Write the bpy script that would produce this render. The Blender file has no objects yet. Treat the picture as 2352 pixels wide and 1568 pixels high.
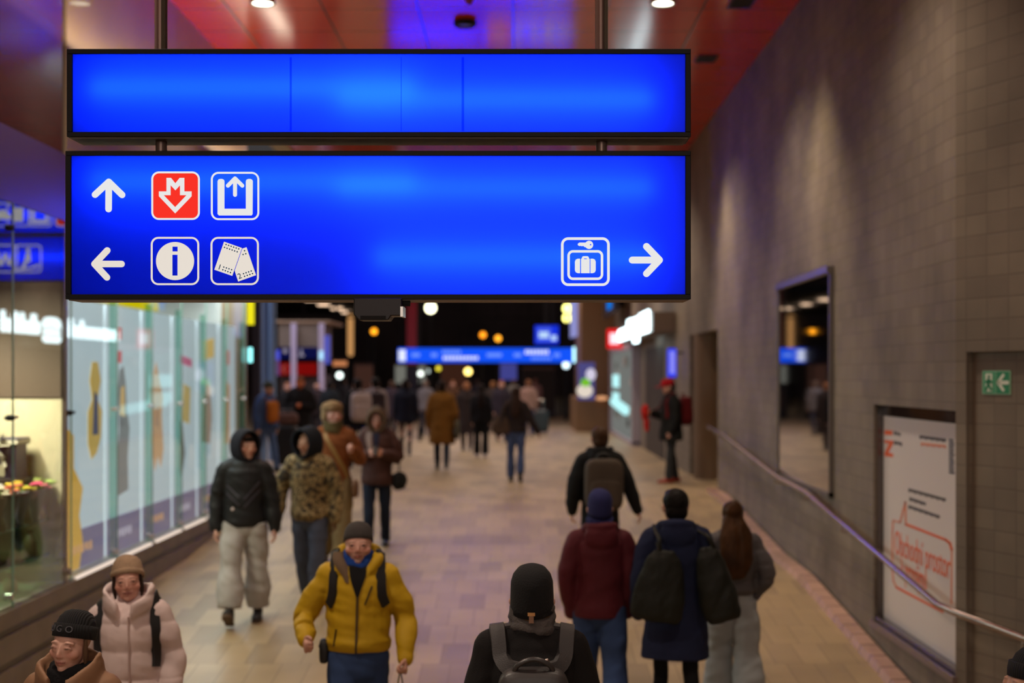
import bpy, math, random
import numpy as np
from mathutils import Vector, Matrix, noise
from mathutils.bvhtree import BVHTree
random.seed(7)
rng = np.random.default_rng(7)
PI = math.pi
SC = bpy.context.scene
COL = SC.collection
F = 50/36*2352
CX, CY, ZC = 1190.0, 862.0, 1.85
def PX(px, d): return (px-CX)*d/F
def PZ(py, d): return ZC-(py-CY)*d/F
def P(px, py, d): return (PX(px, d), d, PZ(py, d))
# ---------------------------------------------------------------- floor profile (a ramp climbs away from the camera)
PROF = [(-12, -.78), (10.4, -.78), (15.3, -.35), (16.9, -.32), (21.5, 0.0), (130, 0.0)]
def floor_z(y):
    for (a, za), (b, zb) in zip(PROF, PROF[1:]):
        if y <= b: return za+(zb-za)*(max(y, a)-a)/(b-a)
    return 0.0
# ---------------------------------------------------------------- materials
MATS = {}
def srgb(c):
    f = lambda v: v/12.92 if v <= .04045 else ((v+.055)/1.055)**2.4
    return tuple(f(x/255) for x in c)
def mat(name, rgb=(128,128,128), rough=.7, metal=0, spec=.5, bump=None, vary=None, emit=None, coat=0, weave=None, attr=None):
    """rgb is sRGB 0-255; vary=(scale, amount) mottles the colour; bump=(scale, strength); emit=(rgb, strength)."""
    if name in MATS: return MATS[name]
    m = bpy.data.materials.new(name); m.use_nodes = True
    nt = m.node_tree; b = nt.nodes['Principled BSDF']
    N = nt.nodes.new; L = nt.links.new
    c = srgb(rgb)
    b.inputs['Base Color'].default_value = (*c, 1)
    b.inputs['Roughness'].default_value = rough
    b.inputs['Metallic'].default_value = metal
    b.inputs['Specular IOR Level'].default_value = spec
    b.inputs['Coat Weight'].default_value = coat
    if emit:
        e = srgb(emit[0])
        b.inputs['Emission Color'].default_value = (*e, 1); b.inputs['Emission Strength'].default_value = emit[1]
    if vary or bump or weave:
        tc = N('ShaderNodeTexCoord')
    if vary:
        n = N('ShaderNodeTexNoise'); n.inputs['Scale'].default_value = vary[0]; n.inputs['Detail'].default_value = 4
        L(tc.outputs['Object'], n.inputs['Vector'])
        r = N('ShaderNodeMapRange'); r.inputs['From Min'].default_value = .3; r.inputs['From Max'].default_value = .7
        r.inputs['To Min'].default_value = 1-vary[1]; r.inputs['To Max'].default_value = 1+vary[1]
        L(n.outputs['Fac'], r.inputs['Value'])
        mx = N('ShaderNodeMix'); mx.data_type = 'RGBA'; mx.blend_type = 'MULTIPLY'; mx.inputs['Factor'].default_value = 1
        mx.inputs['A'].default_value = (*c, 1)
        L(r.outputs['Result'], mx.inputs['B']); L(mx.outputs['Result'], b.inputs['Base Color'])
    if attr:
        a = N('ShaderNodeAttribute'); a.attribute_name = attr
        L(a.outputs['Color'], b.inputs['Base Color'])
    if bump:
        n = N('ShaderNodeTexNoise'); n.inputs['Scale'].default_value = bump[0]; n.inputs['Detail'].default_value = 3
        L(tc.outputs['Object'], n.inputs['Vector'])
        bp = N('ShaderNodeBump'); bp.inputs['Strength'].default_value = bump[1]; bp.inputs['Distance'].default_value = .01
        L(n.outputs['Fac'], bp.inputs['Height']); L(bp.outputs['Normal'], b.inputs['Normal'])
    if weave:   # vertical ribs of a knit
        w = N('ShaderNodeTexWave'); w.wave_type = 'BANDS'; w.bands_direction = weave[2] if len(weave) > 2 else 'X'
        w.inputs['Scale'].default_value = weave[0]
        L(tc.outputs['Object'], w.inputs['Vector'])
        bp = N('ShaderNodeBump'); bp.inputs['Strength'].default_value = weave[1]; bp.inputs['Distance'].default_value = .004
        L(w.outputs['Fac'], bp.inputs['Height']); L(bp.outputs['Normal'], b.inputs['Normal'])
    MATS[name] = m
    return m
def emis(name, rgb, strength=1.0):
    if name in MATS: return MATS[name]
    m = bpy.data.materials.new(name); m.use_nodes = True; nt = m.node_tree
    nt.nodes.remove(nt.nodes['Principled BSDF'])
    e = nt.nodes.new('ShaderNodeEmission'); e.inputs['Color'].default_value = (*srgb(rgb), 1); e.inputs['Strength'].default_value = strength
    nt.links.new(e.outputs[0], nt.nodes['Material Output'].inputs['Surface'])
    MATS[name] = m
    return m
def glass(name, tint=(235,245,240), ior=1.6, rough=0.0, dirt=0.0):
    if name in MATS: return MATS[name]
    m = bpy.data.materials.new(name); m.use_nodes = True; nt = m.node_tree
    nt.nodes.remove(nt.nodes['Principled BSDF']); N = nt.nodes.new; L = nt.links.new
    t = N('ShaderNodeBsdfTransparent'); t.inputs['Color'].default_value = (*srgb(tint), 1)
    g = N('ShaderNodeBsdfGlossy'); g.inputs['Roughness'].default_value = rough; g.inputs['Color'].default_value = (1, 1, 1, 1)
    f = N('ShaderNodeFresnel'); f.inputs['IOR'].default_value = ior
    mx = N('ShaderNodeMixShader')
    L(f.outputs[0], mx.inputs[0]); L(t.outputs[0], mx.inputs[1]); L(g.outputs[0], mx.inputs[2])
    L(mx.outputs[0], nt.nodes['Material Output'].inputs['Surface'])
    MATS[name] = m
    return m
# ---------------------------------------------------------------- mesh builder
class MB:
    def __init__(s): s.v = []; s.f = []
    def add(s, vs, fs):
        o = len(s.v); s.v += [tuple(map(float, p)) for p in vs]; s.f += [tuple(i+o for i in f) for f in fs]; return s
    def box(s, a, b):
        (x0,y0,z0), (x1,y1,z1) = a, b
        return s.add([(x0,y0,z0),(x1,y0,z0),(x1,y1,z0),(x0,y1,z0),(x0,y0,z1),(x1,y0,z1),(x1,y1,z1),(x0,y1,z1)],
                     [(3,2,1,0),(4,5,6,7),(0,1,5,4),(1,2,6,5),(2,3,7,6),(3,0,4,7)])
    def prism(s, poly, axis, a, b):
        """poly: list of 2-D points, extruded along axis 'x','y' or 'z' from a to b."""
        n = len(poly)
        def q(p, t): return {'x': (t, p[0], p[1]), 'y': (p[0], t, p[1]), 'z': (p[0], p[1], t)}[axis]
        vs = [q(p, a) for p in poly]+[q(p, b) for p in poly]
        return s.add(vs, [tuple(range(n))[::-1], tuple(range(n, 2*n))]+[(i, (i+1) % n, n+(i+1) % n, n+i) for i in range(n)])
    def cyl(s, p0, p1, r0, r1=None, n=20): return s.tube([p0, p1], [r0, r0 if r1 is None else r1], n=n, cap='flat', spline=0)
    def tube(s, pts, rads, n=14, cap='round', spline=4, ref=None):
        pts = [Vector(p) for p in pts]
        rads = [(r, r) if not isinstance(r, (tuple, list)) else tuple(r) for r in rads]
        if spline and len(pts) > 2:
            q = []; rr = []
            for i in range(len(pts)-1):
                p0, p1, p2, p3 = pts[max(i-1, 0)], pts[i], pts[i+1], pts[min(i+2, len(pts)-1)]
                for k in range(spline):
                    t = k/spline
                    q.append(.5*((2*p1)+(p2-p0)*t+(2*p0-5*p1+4*p2-p3)*t*t+(3*p1-p0-3*p2+p3)*t**3))
                    u = t*t*(3-2*t)
                    rr.append(tuple(a+(b-a)*u for a, b in zip(rads[i], rads[i+1])))
            pts = q+[pts[-1]]; rads = rr+[rads[-1]]
        rings = []
        m = len(pts)
        for i, (p, r) in enumerate(zip(pts, rads)):
            t = (pts[min(i+1, m-1)]-pts[max(i-1, 0)]).normalized()
            rf = Vector(ref) if ref else Vector((0, 1, 0))
            if abs(t.dot(rf)) > .92: rf = Vector((0, 0, 1))
            sd = t.cross(rf).normalized(); up = sd.cross(t)
            rings.append((p, t, sd, up, r))
        full = []
        if cap == 'round':
            p, t, sd, up, r = rings[0]
            for a in (80, 55, 28): full.append((p-t*min(r)*math.sin(math.radians(a)), sd, up, (r[0]*math.cos(math.radians(a)), r[1]*math.cos(math.radians(a)))))
        full += [(p, sd, up, r) for p, t, sd, up, r in rings]
        if cap == 'round':
            p, t, sd, up, r = rings[-1]
            for a in (28, 55, 80): full.append((p+t*min(r)*math.sin(math.radians(a)), sd, up, (r[0]*math.cos(math.radians(a)), r[1]*math.cos(math.radians(a)))))
        vs = []; fs = []
        for p, sd, up, r in full:
            for k in range(n):
                a = 2*PI*k/n
                vs.append(p+sd*(r[0]*math.cos(a))+up*(r[1]*math.sin(a)))
        for i in range(len(full)-1):
            for k in range(n):
                fs.append((i*n+k, i*n+(k+1) % n, (i+1)*n+(k+1) % n, (i+1)*n+k))
        fs.append(tuple(range(n))[::-1]); e = (len(full)-1)*n; fs.append(tuple(range(e, e+n)))
        return s.add(vs, fs)
    def ell(s, c, r, M=None, n=18, m=11, pw=1.0):
        vs = []; fs = []
        if not isinstance(r, (tuple, list)): r = (r, r, r)
        sg = lambda v: math.copysign(abs(v)**pw, v)
        for i in range(1, m):
            th = PI*i/m
            for k in range(n):
                a = 2*PI*k/n
                v = Vector((r[0]*sg(math.sin(th))*sg(math.cos(a)), r[1]*sg(math.sin(th))*sg(math.sin(a)), r[2]*sg(math.cos(th))))
                vs.append((M @ v if M else v)+Vector(c))
        tp, bt = Vector((0, 0, r[2])), Vector((0, 0, -r[2]))
        vs += [(M @ tp if M else tp)+Vector(c), (M @ bt if M else bt)+Vector(c)]
        T = len(vs)-2
        for i in range(m-2):
            for k in range(n): fs.append((i*n+k, (i+1)*n+k, (i+1)*n+(k+1) % n, i*n+(k+1) % n))
        for k in range(n):
            fs.append((T, k, (k+1) % n)); fs.append((T+1, (m-2)*n+(k+1) % n, (m-2)*n+k))
        return s.add(vs, fs)
    def lathe(s, prof, c=(0,0,0), n=24, M=None, sx=1, sy=1, closed=True):
        vs = []; fs = []
        for r, z in prof:
            for k in range(n):
                a = 2*PI*k/n; v = Vector((r*math.cos(a)*sx, r*math.sin(a)*sy, z))
                vs.append((M @ v if M else v)+Vector(c))
        for i in range(len(prof)-1):
            for k in range(n): fs.append((i*n+k, i*n+(k+1) % n, (i+1)*n+(k+1) % n, (i+1)*n+k))
        if closed:
            fs.append(tuple(range(n))[::-1]); e = (len(prof)-1)*n; fs.append(tuple(range(e, e+n)))
        return s.add(vs, fs)
    def xf(s, M, start=0):
        s.v[start:] = [tuple(M @ Vector(p)) for p in s.v[start:]]; return s
    def mesh(s, name):
        me = bpy.data.meshes.new(name); me.from_pydata(s.v, [], s.f); me.validate(); me.update(); return me
    def build(s, name, m, parent=None, smooth=None, bevel=0, world=True, segs=2):
        me = s.mesh(name); me.materials.append(m)
        return link(name, me, parent, smooth, bevel, world, segs)
def link(name, me, parent=None, smooth=None, bevel=0, world=False, segs=2):
    o = bpy.data.objects.new(name, me); COL.objects.link(o)
    if parent is not None:
        o.parent = parent
        if world: me.transform(wm(parent).inverted())
    if smooth is not None:
        if smooth >= 180:
            me.shade_smooth()
        else:
            me.shade_smooth(); me.set_sharp_from_angle(angle=math.radians(smooth))
    if bevel:
        b = o.modifiers.new('bevel', 'BEVEL'); b.width = bevel; b.segments = segs; b.limit_method = 'ANGLE'; b.angle_limit = math.radians(40)
    return o
def wm(o):
    M = o.matrix_basis.copy() if o.parent is None else wm(o.parent) @ o.matrix_basis
    return M
def thing(name, label, cat, loc=(0,0,0), rotz=0, group=None):
    o = bpy.data.objects.new(name, None); COL.objects.link(o)
    o.location = loc; o.rotation_euler = (0, 0, rotz); o.empty_display_size = .1
    return tag(o, label, cat, group)
def tag(o, label, cat, group=None, kind=None):
    o['label'] = label; o['category'] = cat
    if group: o['group'] = group
    if kind: o['kind'] = kind
    return o
def struct(o, label=None, cat=None):
    o['kind'] = 'structure'
    if label: o['label'] = label
    if cat: o['category'] = cat
    return o
def dup(root, loc, rotz=None, label=None, group=None):
    r = root.copy(); COL.objects.link(r); r.location = loc
    if rotz is not None: r.rotation_euler = (0, 0, rotz)
    if label: r['label'] = label
    if group: r['group'] = group
    for ch in list(root.children):
        c = ch.copy(); COL.objects.link(c); c.parent = r
        for g in ch.children:
            d = g.copy(); COL.objects.link(d); d.parent = c
    return r
# flat shapes: loops are lists of 2-D points; even-odd fill; returns mesh in XZ facing -Y
def rrect(x0, z0, x1, z1, r, n=6):
    if x0 > x1: x0, x1 = x1, x0
    if z0 > z1: z0, z1 = z1, z0
    out = []
    for cx, cz, a0 in ((x1-r, z1-r, 0), (x0+r, z1-r, 90), (x0+r, z0+r, 180), (x1-r, z0+r, 270)):
        for k in range(n+1):
            a = math.radians(a0+90*k/n); out.append((cx+r*math.cos(a), cz+r*math.sin(a)))
    return out
def circ(cx, cz, r, n=28): return [(cx+r*math.cos(2*PI*k/n), cz+r*math.sin(2*PI*k/n)) for k in range(n)]
def flat_mesh(name, loops, depth=.0015):
    cu = bpy.data.curves.new(name, 'CURVE'); cu.dimensions = '2D'; cu.fill_mode = 'BOTH'; cu.extrude = depth/2
    for lp in loops:
        sp = cu.splines.new('POLY'); sp.points.add(len(lp)-1)
        for p, q in zip(sp.points, lp): p.co = (q[0], q[1], 0, 1)
        sp.use_cyclic_u = True
    o = bpy.data.objects.new('tmp', cu)
    me = bpy.data.meshes.new_from_object(o); bpy.data.objects.remove(o); bpy.data.curves.remove(cu)
    me.transform(Matrix.Rotation(PI/2, 4, 'X')); me.materials.clear(); me.name = name
    return me
def text_mesh(name, txt, size, depth=.0015, align='CENTER', shear=0, xs=1.0):
    cu = bpy.data.curves.new(name, 'FONT'); cu.body = txt; cu.size = size; cu.extrude = depth/2; cu.align_x = align; cu.align_y = 'CENTER'; cu.shear = shear
    o = bpy.data.objects.new('tmp', cu)
    me = bpy.data.meshes.new_from_object(o); bpy.data.objects.remove(o); bpy.data.curves.remove(cu)
    me.transform(Matrix.Diagonal((xs, 1, 1, 1)))
    me.transform(Matrix.Rotation(PI/2, 4, 'X')); me.materials.clear(); me.name = name
    return me
def stroke_loop(a, b, w, n=8):
    a = Vector(a); b = Vector(b); d = (b-a).normalized(); ang = math.atan2(d.y, d.x); r = w/2; out = []
    for k in range(n+1):
        t = ang-PI/2+PI*k/n; out.append((b.x+r*math.cos(t), b.y+r*math.sin(t)))
    for k in range(n+1):
        t = ang+PI/2+PI*k/n; out.append((a.x+r*math.cos(t), a.y+r*math.sin(t)))
    return out
def strokes_mesh(name, segs, w, depth=.0015):
    mb = MB()
    for a, b in segs:
        lp = stroke_loop(a, b, w); mb.prism(lp, 'y', -depth/2, depth/2)
    return mb.mesh(name)
def put(name, me, m, parent, loc=None, M=None):
    """place a mesh made in local XZ at a world location, as child of parent"""
    me.materials.append(m)
    if M is not None: me.transform(M)
    if loc is not None: me.transform(Matrix.Translation(loc))
    o = bpy.data.objects.new(name, me); COL.objects.link(o)
    if parent is not None:
        o.parent = parent; me.transform(wm(parent).inverted())
    return o
# ================================================================ the setting
def tile_mat(name, c1, c2, cm, bw, rh, axes, mortar=.006, rough=.6, offset=.0, vary=(1.2, .25), spec=.4, shift=(0,0), bump=.3, coat=0):
    m = bpy.data.materials.new(name); m.use_nodes = True; nt = m.node_tree; N = nt.nodes.new; L = nt.links.new
    b = nt.nodes['Principled BSDF']; b.inputs['Roughness'].default_value = rough; b.inputs['Specular IOR Level'].default_value = spec
    b.inputs['Coat Weight'].default_value = coat; b.inputs['Coat Roughness'].default_value = .12
    g = N('ShaderNodeNewGeometry'); s = N('ShaderNodeSeparateXYZ'); c = N('ShaderNodeCombineXYZ')
    L(g.outputs['Position'], s.inputs[0]); L(s.outputs[axes[0]], c.inputs[0]); L(s.outputs[axes[1]], c.inputs[1])
    mp = N('ShaderNodeMapping'); mp.inputs['Location'].default_value = (shift[0], shift[1], 0); L(c.outputs[0], mp.inputs[0])
    t = N('ShaderNodeTexBrick'); t.offset = offset; t.inputs['Bias'].default_value = -.35 if name == 'stone_paving' else 0; t.inputs['Scale'].default_value = 1
    t.inputs['Brick Width'].default_value = bw; t.inputs['Row Height'].default_value = rh
    t.inputs['Mortar Size'].default_value = mortar; t.inputs['Mortar Smooth'].default_value = .3
    t.inputs['Color1'].default_value = (*srgb(c1), 1); t.inputs['Color2'].default_value = (*srgb(c2), 1); t.inputs['Mortar'].default_value = (*srgb(cm), 1)
    L(mp.outputs[0], t.inputs['Vector'])
    n = N('ShaderNodeTexNoise'); n.inputs['Scale'].default_value = vary[0]; n.inputs['Detail'].default_value = 5; L(g.outputs['Position'], n.inputs['Vector'])
    r = N('ShaderNodeMapRange'); r.inputs['From Min'].default_value = .3; r.inputs['From Max'].default_value = .7
    r.inputs['To Min'].default_value = 1-vary[1]; r.inputs['To Max'].default_value = 1+vary[1]; L(n.outputs['Fac'], r.inputs['Value'])
    mx = N('ShaderNodeMix'); mx.data_type = 'RGBA'; mx.blend_type = 'MULTIPLY'; mx.inputs['Factor'].default_value = 1
    L(t.outputs['Color'], mx.inputs['A']); L(r.outputs['Result'], mx.inputs['B']); L(mx.outputs['Result'], b.inputs['Base Color'])
    if bump:
        bp = N('ShaderNodeBump'); bp.inputs['Strength'].default_value = bump; bp.inputs['Distance'].default_value = .006; bp.invert = True
        L(t.outputs['Fac'], bp.inputs['Height']); L(bp.outputs['Normal'], b.inputs['Normal'])
    MATS[name] = m
    return m
M_floor = tile_mat('stone_paving', (162,140,108), (117,101,82), (116,100,80), .24, .62, (0, 1), .004, .42, .37, (1.1, .18), .45, (.1, .2), .1)
M_wall = tile_mat('concrete_block', (131,120,106), (121,110,98), (114,103,92), .21, .15, (1, 2), .007, .72, 0, (.9, .26), .35, bump=.4)
M_red = tile_mat('red_ceiling_panel', (218,58,18), (210,52,16), (74,12,6), 1.10, 1.06, (0, 1), .014, .14, 0, (.5, .12), .38, (1.16, -16.55), .15, .08)
M_dark = mat('black_metal', (20,17,17), .5, 0, spec=.25)
M_plinth = mat('brown_stone', (112,97,84), .5, vary=(3, .15))
M_plinth2 = mat('dark_brown_stone', (76,64,55), .45, vary=(3, .15))
M_beige = mat('beige_plaster', (142,122,96), .4, vary=(1, .1), coat=.2)
M_chrome = mat('brushed_steel', (190,182,178), .25, 1.0)
M_black = mat('matt_black', (12,11,12), .8)
M_white = mat('white_paint', (222,222,220), .6)
# floor
mb = MB(); ys = [a for a, b in PROF]
for (a, za), (b, zb) in zip(PROF, PROF[1:]):
    mb.add([(-30, a, za), (9, a, za), (9, b, zb), (-30, b, zb), (-30, a, za-.3), (9, a, za-.3), (9, b, zb-.3), (-30, b, zb-.3)],
           [(0,1,2,3), (7,6,5,4), (0,3,7,4), (1,5,6,2)])
struct(mb.build('floor', M_floor))
ZT = ZC+4.26     # ceiling height
struct(MB().box((-4.25, -12, ZT), (9, 70, ZT+.25)).build('ceiling', M_red))
struct(MB().box((-4.55, 12.45, ZT-.05), (-4.25, 70, ZT+.2)).box((-4.55, -12, ZT-.05), (-4.25, 12.45, ZT+.2)).build('trim_1', mat('cream_trim', (200,180,140), .5)))
# right wall, in two bays round the poster recess and the passage opening
XR = 3.2
w = MB()
rz = (ZC-2.2, ZC-.26)      # poster recess sill / head
w.box((XR, 12.8, -1.0), (XR+.5, 22.8, ZT)).box((XR, 10.4, -1.0), (XR+.5, 12.8, rz[0])).box((XR, 10.4, rz[1]), (XR+.5, 12.8, ZT)).box((XR+.10, 10.4, rz[0]), (XR+.5, 12.8, rz[1]))
w.box((XR, 22.8, 2.6), (XR+.5, 26.5, ZT)).box((XR, 26.5, -.1), (XR+.5, 70, ZT))
struct(w.build('wall_right', M_wall))
# flared bay nearer the camera: upper part proud of the lower by 6 cm
fx, fy = .36, -.93
def flare(t, off): return (XR+fx*t+off*.93, 10.4+fy*t+off*.36)
w = MB()
q = [flare(0, 0), flare(.08, 0), flare(.08, .5), flare(0, .5)]
w.prism([flare(0,0), flare(16,0), flare(16,.5), flare(0,.5)], 'z', ZC+.17, ZT)
w.prism([flare(0,0), flare(.12,0), flare(.12,.5), flare(0,.5)], 'z', -1.0, ZC+.17)
w.prism([flare(.12,.05), flare(16,.05), flare(16,.5), flare(.12,.5)], 'z', -1.0, ZC+.17)
struct(w.build('wall_flare', M_wall))
# passage behind the opening
w = MB().box((XR+.5, 26.5, -.1), (6.5, 27.0, 2.7)).box((XR+1.6, 22.4, -.1), (XR+2.0, 26.5, 2.7)).box((XR+.5, 22.3, -.1), (6.5, 22.8, 2.7)).box((XR+.5, 22.3, 2.6), (6.5, 27, 2.8))
struct(w.build('wall_passage', M_wall))
# round brown column base standing in the opening
col = MB().lathe([(.34, 0), (.34, 2.6)], c=(XR+.30, 25.6, 0), n=32)
struct(col.build('pillar_1', mat('brown_render', (120,96,72), .6), smooth=40))
# storefront wall, left
XL = -3.95
G0, G1 = 8.5, 20.6
w = MB()
w.box((XL-.9, 12.45, ZC+1.35), (XL, G1, ZT))              # beige upper wall
w.box((XL-.35, G1, -.1), (XL, G1+.12, ZT))
struct(w.build('wall_left', M_beige))
w = MB().box((XL-.4, -12, ZC+1.35), (XL, 12.45, ZC+1.93))
struct(w.build('trim_2', mat('purple_fascia', (80,66,114), .25, spec=.6)))
w = MB().box((XL-.4, -12, ZC+1.93), (XL-.02, 12.45, ZT))
struct(w.build('wall_gallery', mat('dark_gallery_glass', (58,40,46), .06, spec=.8, coat=.6)))
# plinth below the glazing, in stepped bands
for i, (z0, z1, xo, m) in enumerate(((-1.0, -.42, .02, M_plinth), (-.42, -.36, 0, M_plinth2), (-.36, -.16, .02, M_plinth), (-.16, -.1, 0, M_plinth2), (-.1, .03, .02, M_plinth))):
    struct(MB().box((XL-.8, -12, z0), (XL+xo, G1+.12, z1)).build('baseboard_left' if i == 0 else 'baseboard_left.%03d' % i, m))
# shop space behind the glazing
w = MB()
w.box((-9, -2, .03), (XL-.02, G1, .05))                     # deck
struct(w.build('floor_shop', mat('pale_deck', (176,172,166), .5)))
w = MB().box((-9.1, -2, 0), (-9, G1+2, 3.4)).box((-9, G1+.0, 0), (XL-.35, G1+.1, 3.4))
struct(w.build('wall_shop', mat('shop_white', (205,205,202), .7)))
struct(MB().box((-9.1, -2, 3.25), (XL-.4, G1+.1, 3.4)).build('ceiling_shop', mat('shop_ceiling', (200,200,195), .7)))
# far lobby: left soffit, back wall, outside darkness
struct(MB().box((-24, 86, ZC+5.07), (-9.5, 118, ZC+5.4)).build('ceiling_canopy', mat('dark_soffit', (26,25,34), .5)))
struct(MB().box((-40, 124, -.1), (40, 124.4, 16)).build('wall_back', mat('night_glass', (84,66,62), .6, vary=(.3, .4))))
mbm = MB()
for i in range(16):
    x = -15+i*1.55; mbm.box((x, 68.3, 0), (x+.09, 68.5, ZT))
for z in (4.6,): mbm.box((-16, 68.32, z), (9, 68.5, z+.08))
struct(mbm.build('trim_3', mat('brown_mullion', (38,28,26), .6)))
struct(MB().box((-30.3, 20, -.1), (-30, 124, ZT)).build('wall_lobby', mat('lobby_wall', (54,46,44), .7)))
# kerb along the right wall, of glossy pale stones, follows the ramp
kb = MB(); M_kerb = tile_mat('kerb_stone', (196,158,142), (172,138,126), (86,66,60), .34, .5, (1, 0), .012, .22, 0, (2, .12), .5, (0, .1), .2)
kp = [(-2.0, 4.6), (4.8, 4.6), (10.4, XR-.03), (15.3, XR-.03), (16.9, XR-.03), (21.5, XR-.03), (22.75, XR-.03)]
kp = [(y, (XR-.03 if y >= 10.4 else flare((10.4-y)/.93, 0)[0]-.03)) for y in (2, 4.8, 7, 9, 10.4, 12, 13.6, 15.3, 16.9, 19, 21.5, 22.75)]
for (a, xa), (b, xb) in zip(kp, kp[1:]):
    za, zb = floor_z(a), floor_z(b)
    kb.add([(xa-.16, a, za), (xb-.16, b, zb), (xb, b, zb), (xa, a, za), (xa-.14, a, za+.06), (xb-.14, b, zb+.06), (xb, b, zb+.06), (xa, a, za+.06)],
           [(0,1,2,3), (4,7,6,5), (0,4,5,1), (1,5,6,2), (3,2,6,7), (0,3,7,4)])
struct(kb.build('baseboard_right', M_kerb))

# ================================================================ hanging signs
def light_panel(name):
    if name in MATS: return MATS[name]
    m = bpy.data.materials.new(name); m.use_nodes = True; nt = m.node_tree; N = nt.nodes.new; L = nt.links.new
    nt.nodes.remove(nt.nodes['Principled BSDF'])
    t = N('ShaderNodeBsdfTranslucent'); t.inputs['Color'].default_value = (.0015, .0205, 1, 1)
    g = N('ShaderNodeBsdfGlossy'); g.inputs['Roughness'].default_value = .3; g.inputs['Color'].default_value = (1, 1, 1, 1)
    mx = N('ShaderNodeMixShader'); mx.inputs[0].default_value = .004
    L(t.outputs[0], mx.inputs[1]); L(g.outputs[0], mx.inputs[2]); L(mx.outputs[0], nt.nodes['Material Output'].inputs['Surface'])
    MATS[name] = m
    return m
M_panel = light_panel('blue_acrylic')
M_boxin = mat('lightbox_white', (164,164,170), .8)
M_pict = emis('picto_white', (240,239,238), .93)
M_pict2 = emis('picto_warm_white', (242,232,220), .90)
M_pred = emis('picto_red', (255,52,40), .95)
M_pteal = emis('picto_teal', (0,56,92), .5)
M_under = mat('beige_underside', (132,116,104), .6)
def lightbox(root, x0, x1, z0, z1, y, tubes, dep=.187, rim=.021, strength=31, rimz=.019):
    fr = MB()
    fr.box((x0, y, z1-rimz), (x1, y+dep, z1)).box((x0, y, z0), (x1, y+dep-.01, z0+rimz))
    fr.box((x0, y, z0+rimz), (x0+rim, y+dep, z1-rimz)).box((x1-rim, y, z0+rimz), (x1, y+dep, z1-rimz))
    f = fr.build('frame', M_dark, root, bevel=.002)
    MB().box((x0+.01, y+.012, z0-.004), (x1-.01, y+dep-.005, z0)).build('underside', M_under, f)
    bx = MB()
    X0, X1, Z0, Z1 = x0+rim, x1-rim, z0+rimz, z1-rimz
    bx.box((X0, y+dep-.006, Z0), (X1, y+dep, Z1)).box((X0-.004, y+.014, Z0), (X0+.002, y+dep-.006, Z1)).box((X1-.002, y+.014, Z0), (X1+.004, y+dep-.006, Z1))
    bx.box((X0, y+.014, Z0-.003), (X1, y+dep-.006, Z0+.002)).box((X0, y+.014, Z1-.002), (X1, y+dep-.006, Z1+.003))
    bx.build('housing', M_boxin, root)
    pn = MB().add([(X0, y+.010, Z0), (X1, y+.010, Z0), (X1, y+.010, Z1), (X0, y+.010, Z1)], [(0,1,2,3)]).build('panel', M_panel, root)
    for (a, b, z) in tubes:
        MB().cyl((a, y+.068, z), (b, y+.068, z), .013, n=10).build('tube_lamp', emis('sign_tube%d' % strength, (232,240,255), strength), root)
    return pn
YS = 5.5
up = thing('hanging_sign', 'upper blank blue backlit sign hung from the ceiling on two poles', 'sign', (PX(870, YS), YS+.09, PZ(312, YS)))
upan = lightbox(up, PX(153, YS), PX(1587, YS), PZ(314, YS), PZ(112, YS), YS, [(PX(205, YS), PX(955, YS), PZ(200, YS)), (PX(775, YS), PX(1500, YS), PZ(226, YS))])
lo = thing('hanging_sign', 'lower blue backlit sign with white arrows and station pictograms', 'sign', (PX(870, YS), YS+.09, PZ(687, YS)))
lpan = lightbox(lo, PX(150, YS), PX(1587, YS), PZ(687, YS), PZ(346, YS), YS,
                [(PX(205, YS), PX(955, YS), PZ(416, YS)), (PX(775, YS), PX(1500, YS), PZ(430, YS)), (PX(860, YS), PX(1500, YS), PZ(590, YS))], strength=26)
M_pole = mat('bronze_pole', (150,120,108), .35, .4)
for px, w in ((368, 25), (1380, 25)):
    x = PX(px, YS+.09); 
    g = MB().cyl((x, YS+.095, PZ(112, YS)-.005), (x, YS+.095, ZT), .023).build('pole', M_pole, up, smooth=40)
    MB().box((x+.012, YS+.06, PZ(112, YS)), (x+.026, YS+.10, ZT)).build('pole_cover', mat('pole_rail', (74,62,44), .5, .5), g)
    MB().cyl((x+.003, YS+.095, PZ(347, YS)), (x+.003, YS+.095, PZ(314, YS)), .022).build('pole', M_pole, lo, smooth=40)
# seam strips and dirt lines on the upper panel's front
for px, wd in ((667, .008), (921, .003), (1063, .010)):
    x = PX(px, YS); MB().box((x-wd/2, YS+.0085, PZ(300, YS)), (x+wd/2, YS+.0098, PZ(130, YS))).build('seam', glass('seam_film', (206,214,245), 1.02), upan)
YF = YS+.0065
def zA(q): return (PX(130+q[0]/4.021, YF), PZ(330+q[1]/4.021, YF))
def zB(q): return (PX(1250+q[0]/6.357, YF), PZ(500+q[1]/6.357, YF))
def pic(name, loops, zf, m=M_pict, parent=None, dy=0, ident=True, lab=None):
    o = put(name, flat_mesh(name, [[zf(p) for p in lp] for lp in loops], .002), m, parent or lpan, (0, YF+dy, 0))
    if lab: o['label'] = lab
    return o
def strk(name, segs, w, zf, k, m=M_pict, parent=None, lab=None):
    o = put(name, strokes_mesh(name, [(zf(a), zf(b)) for a, b in segs], w/k/F*YF, .002), m, parent or lpan, (0, YF, 0))
    if lab: o['label'] = lab
    return o
def ring(x0, y0, x1, y1, r, w): return [rrect(x0, y0, x1, y1, r, 8), rrect(x0+w, y0+w, x1-w, y1-w, r-w, 8)]
strk('arrow', [((482,352),(355,470)), ((482,352),(605,472)), ((482,352),(480,603))], 60, zA, 4.021, lab='white arrow pointing up')
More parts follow.
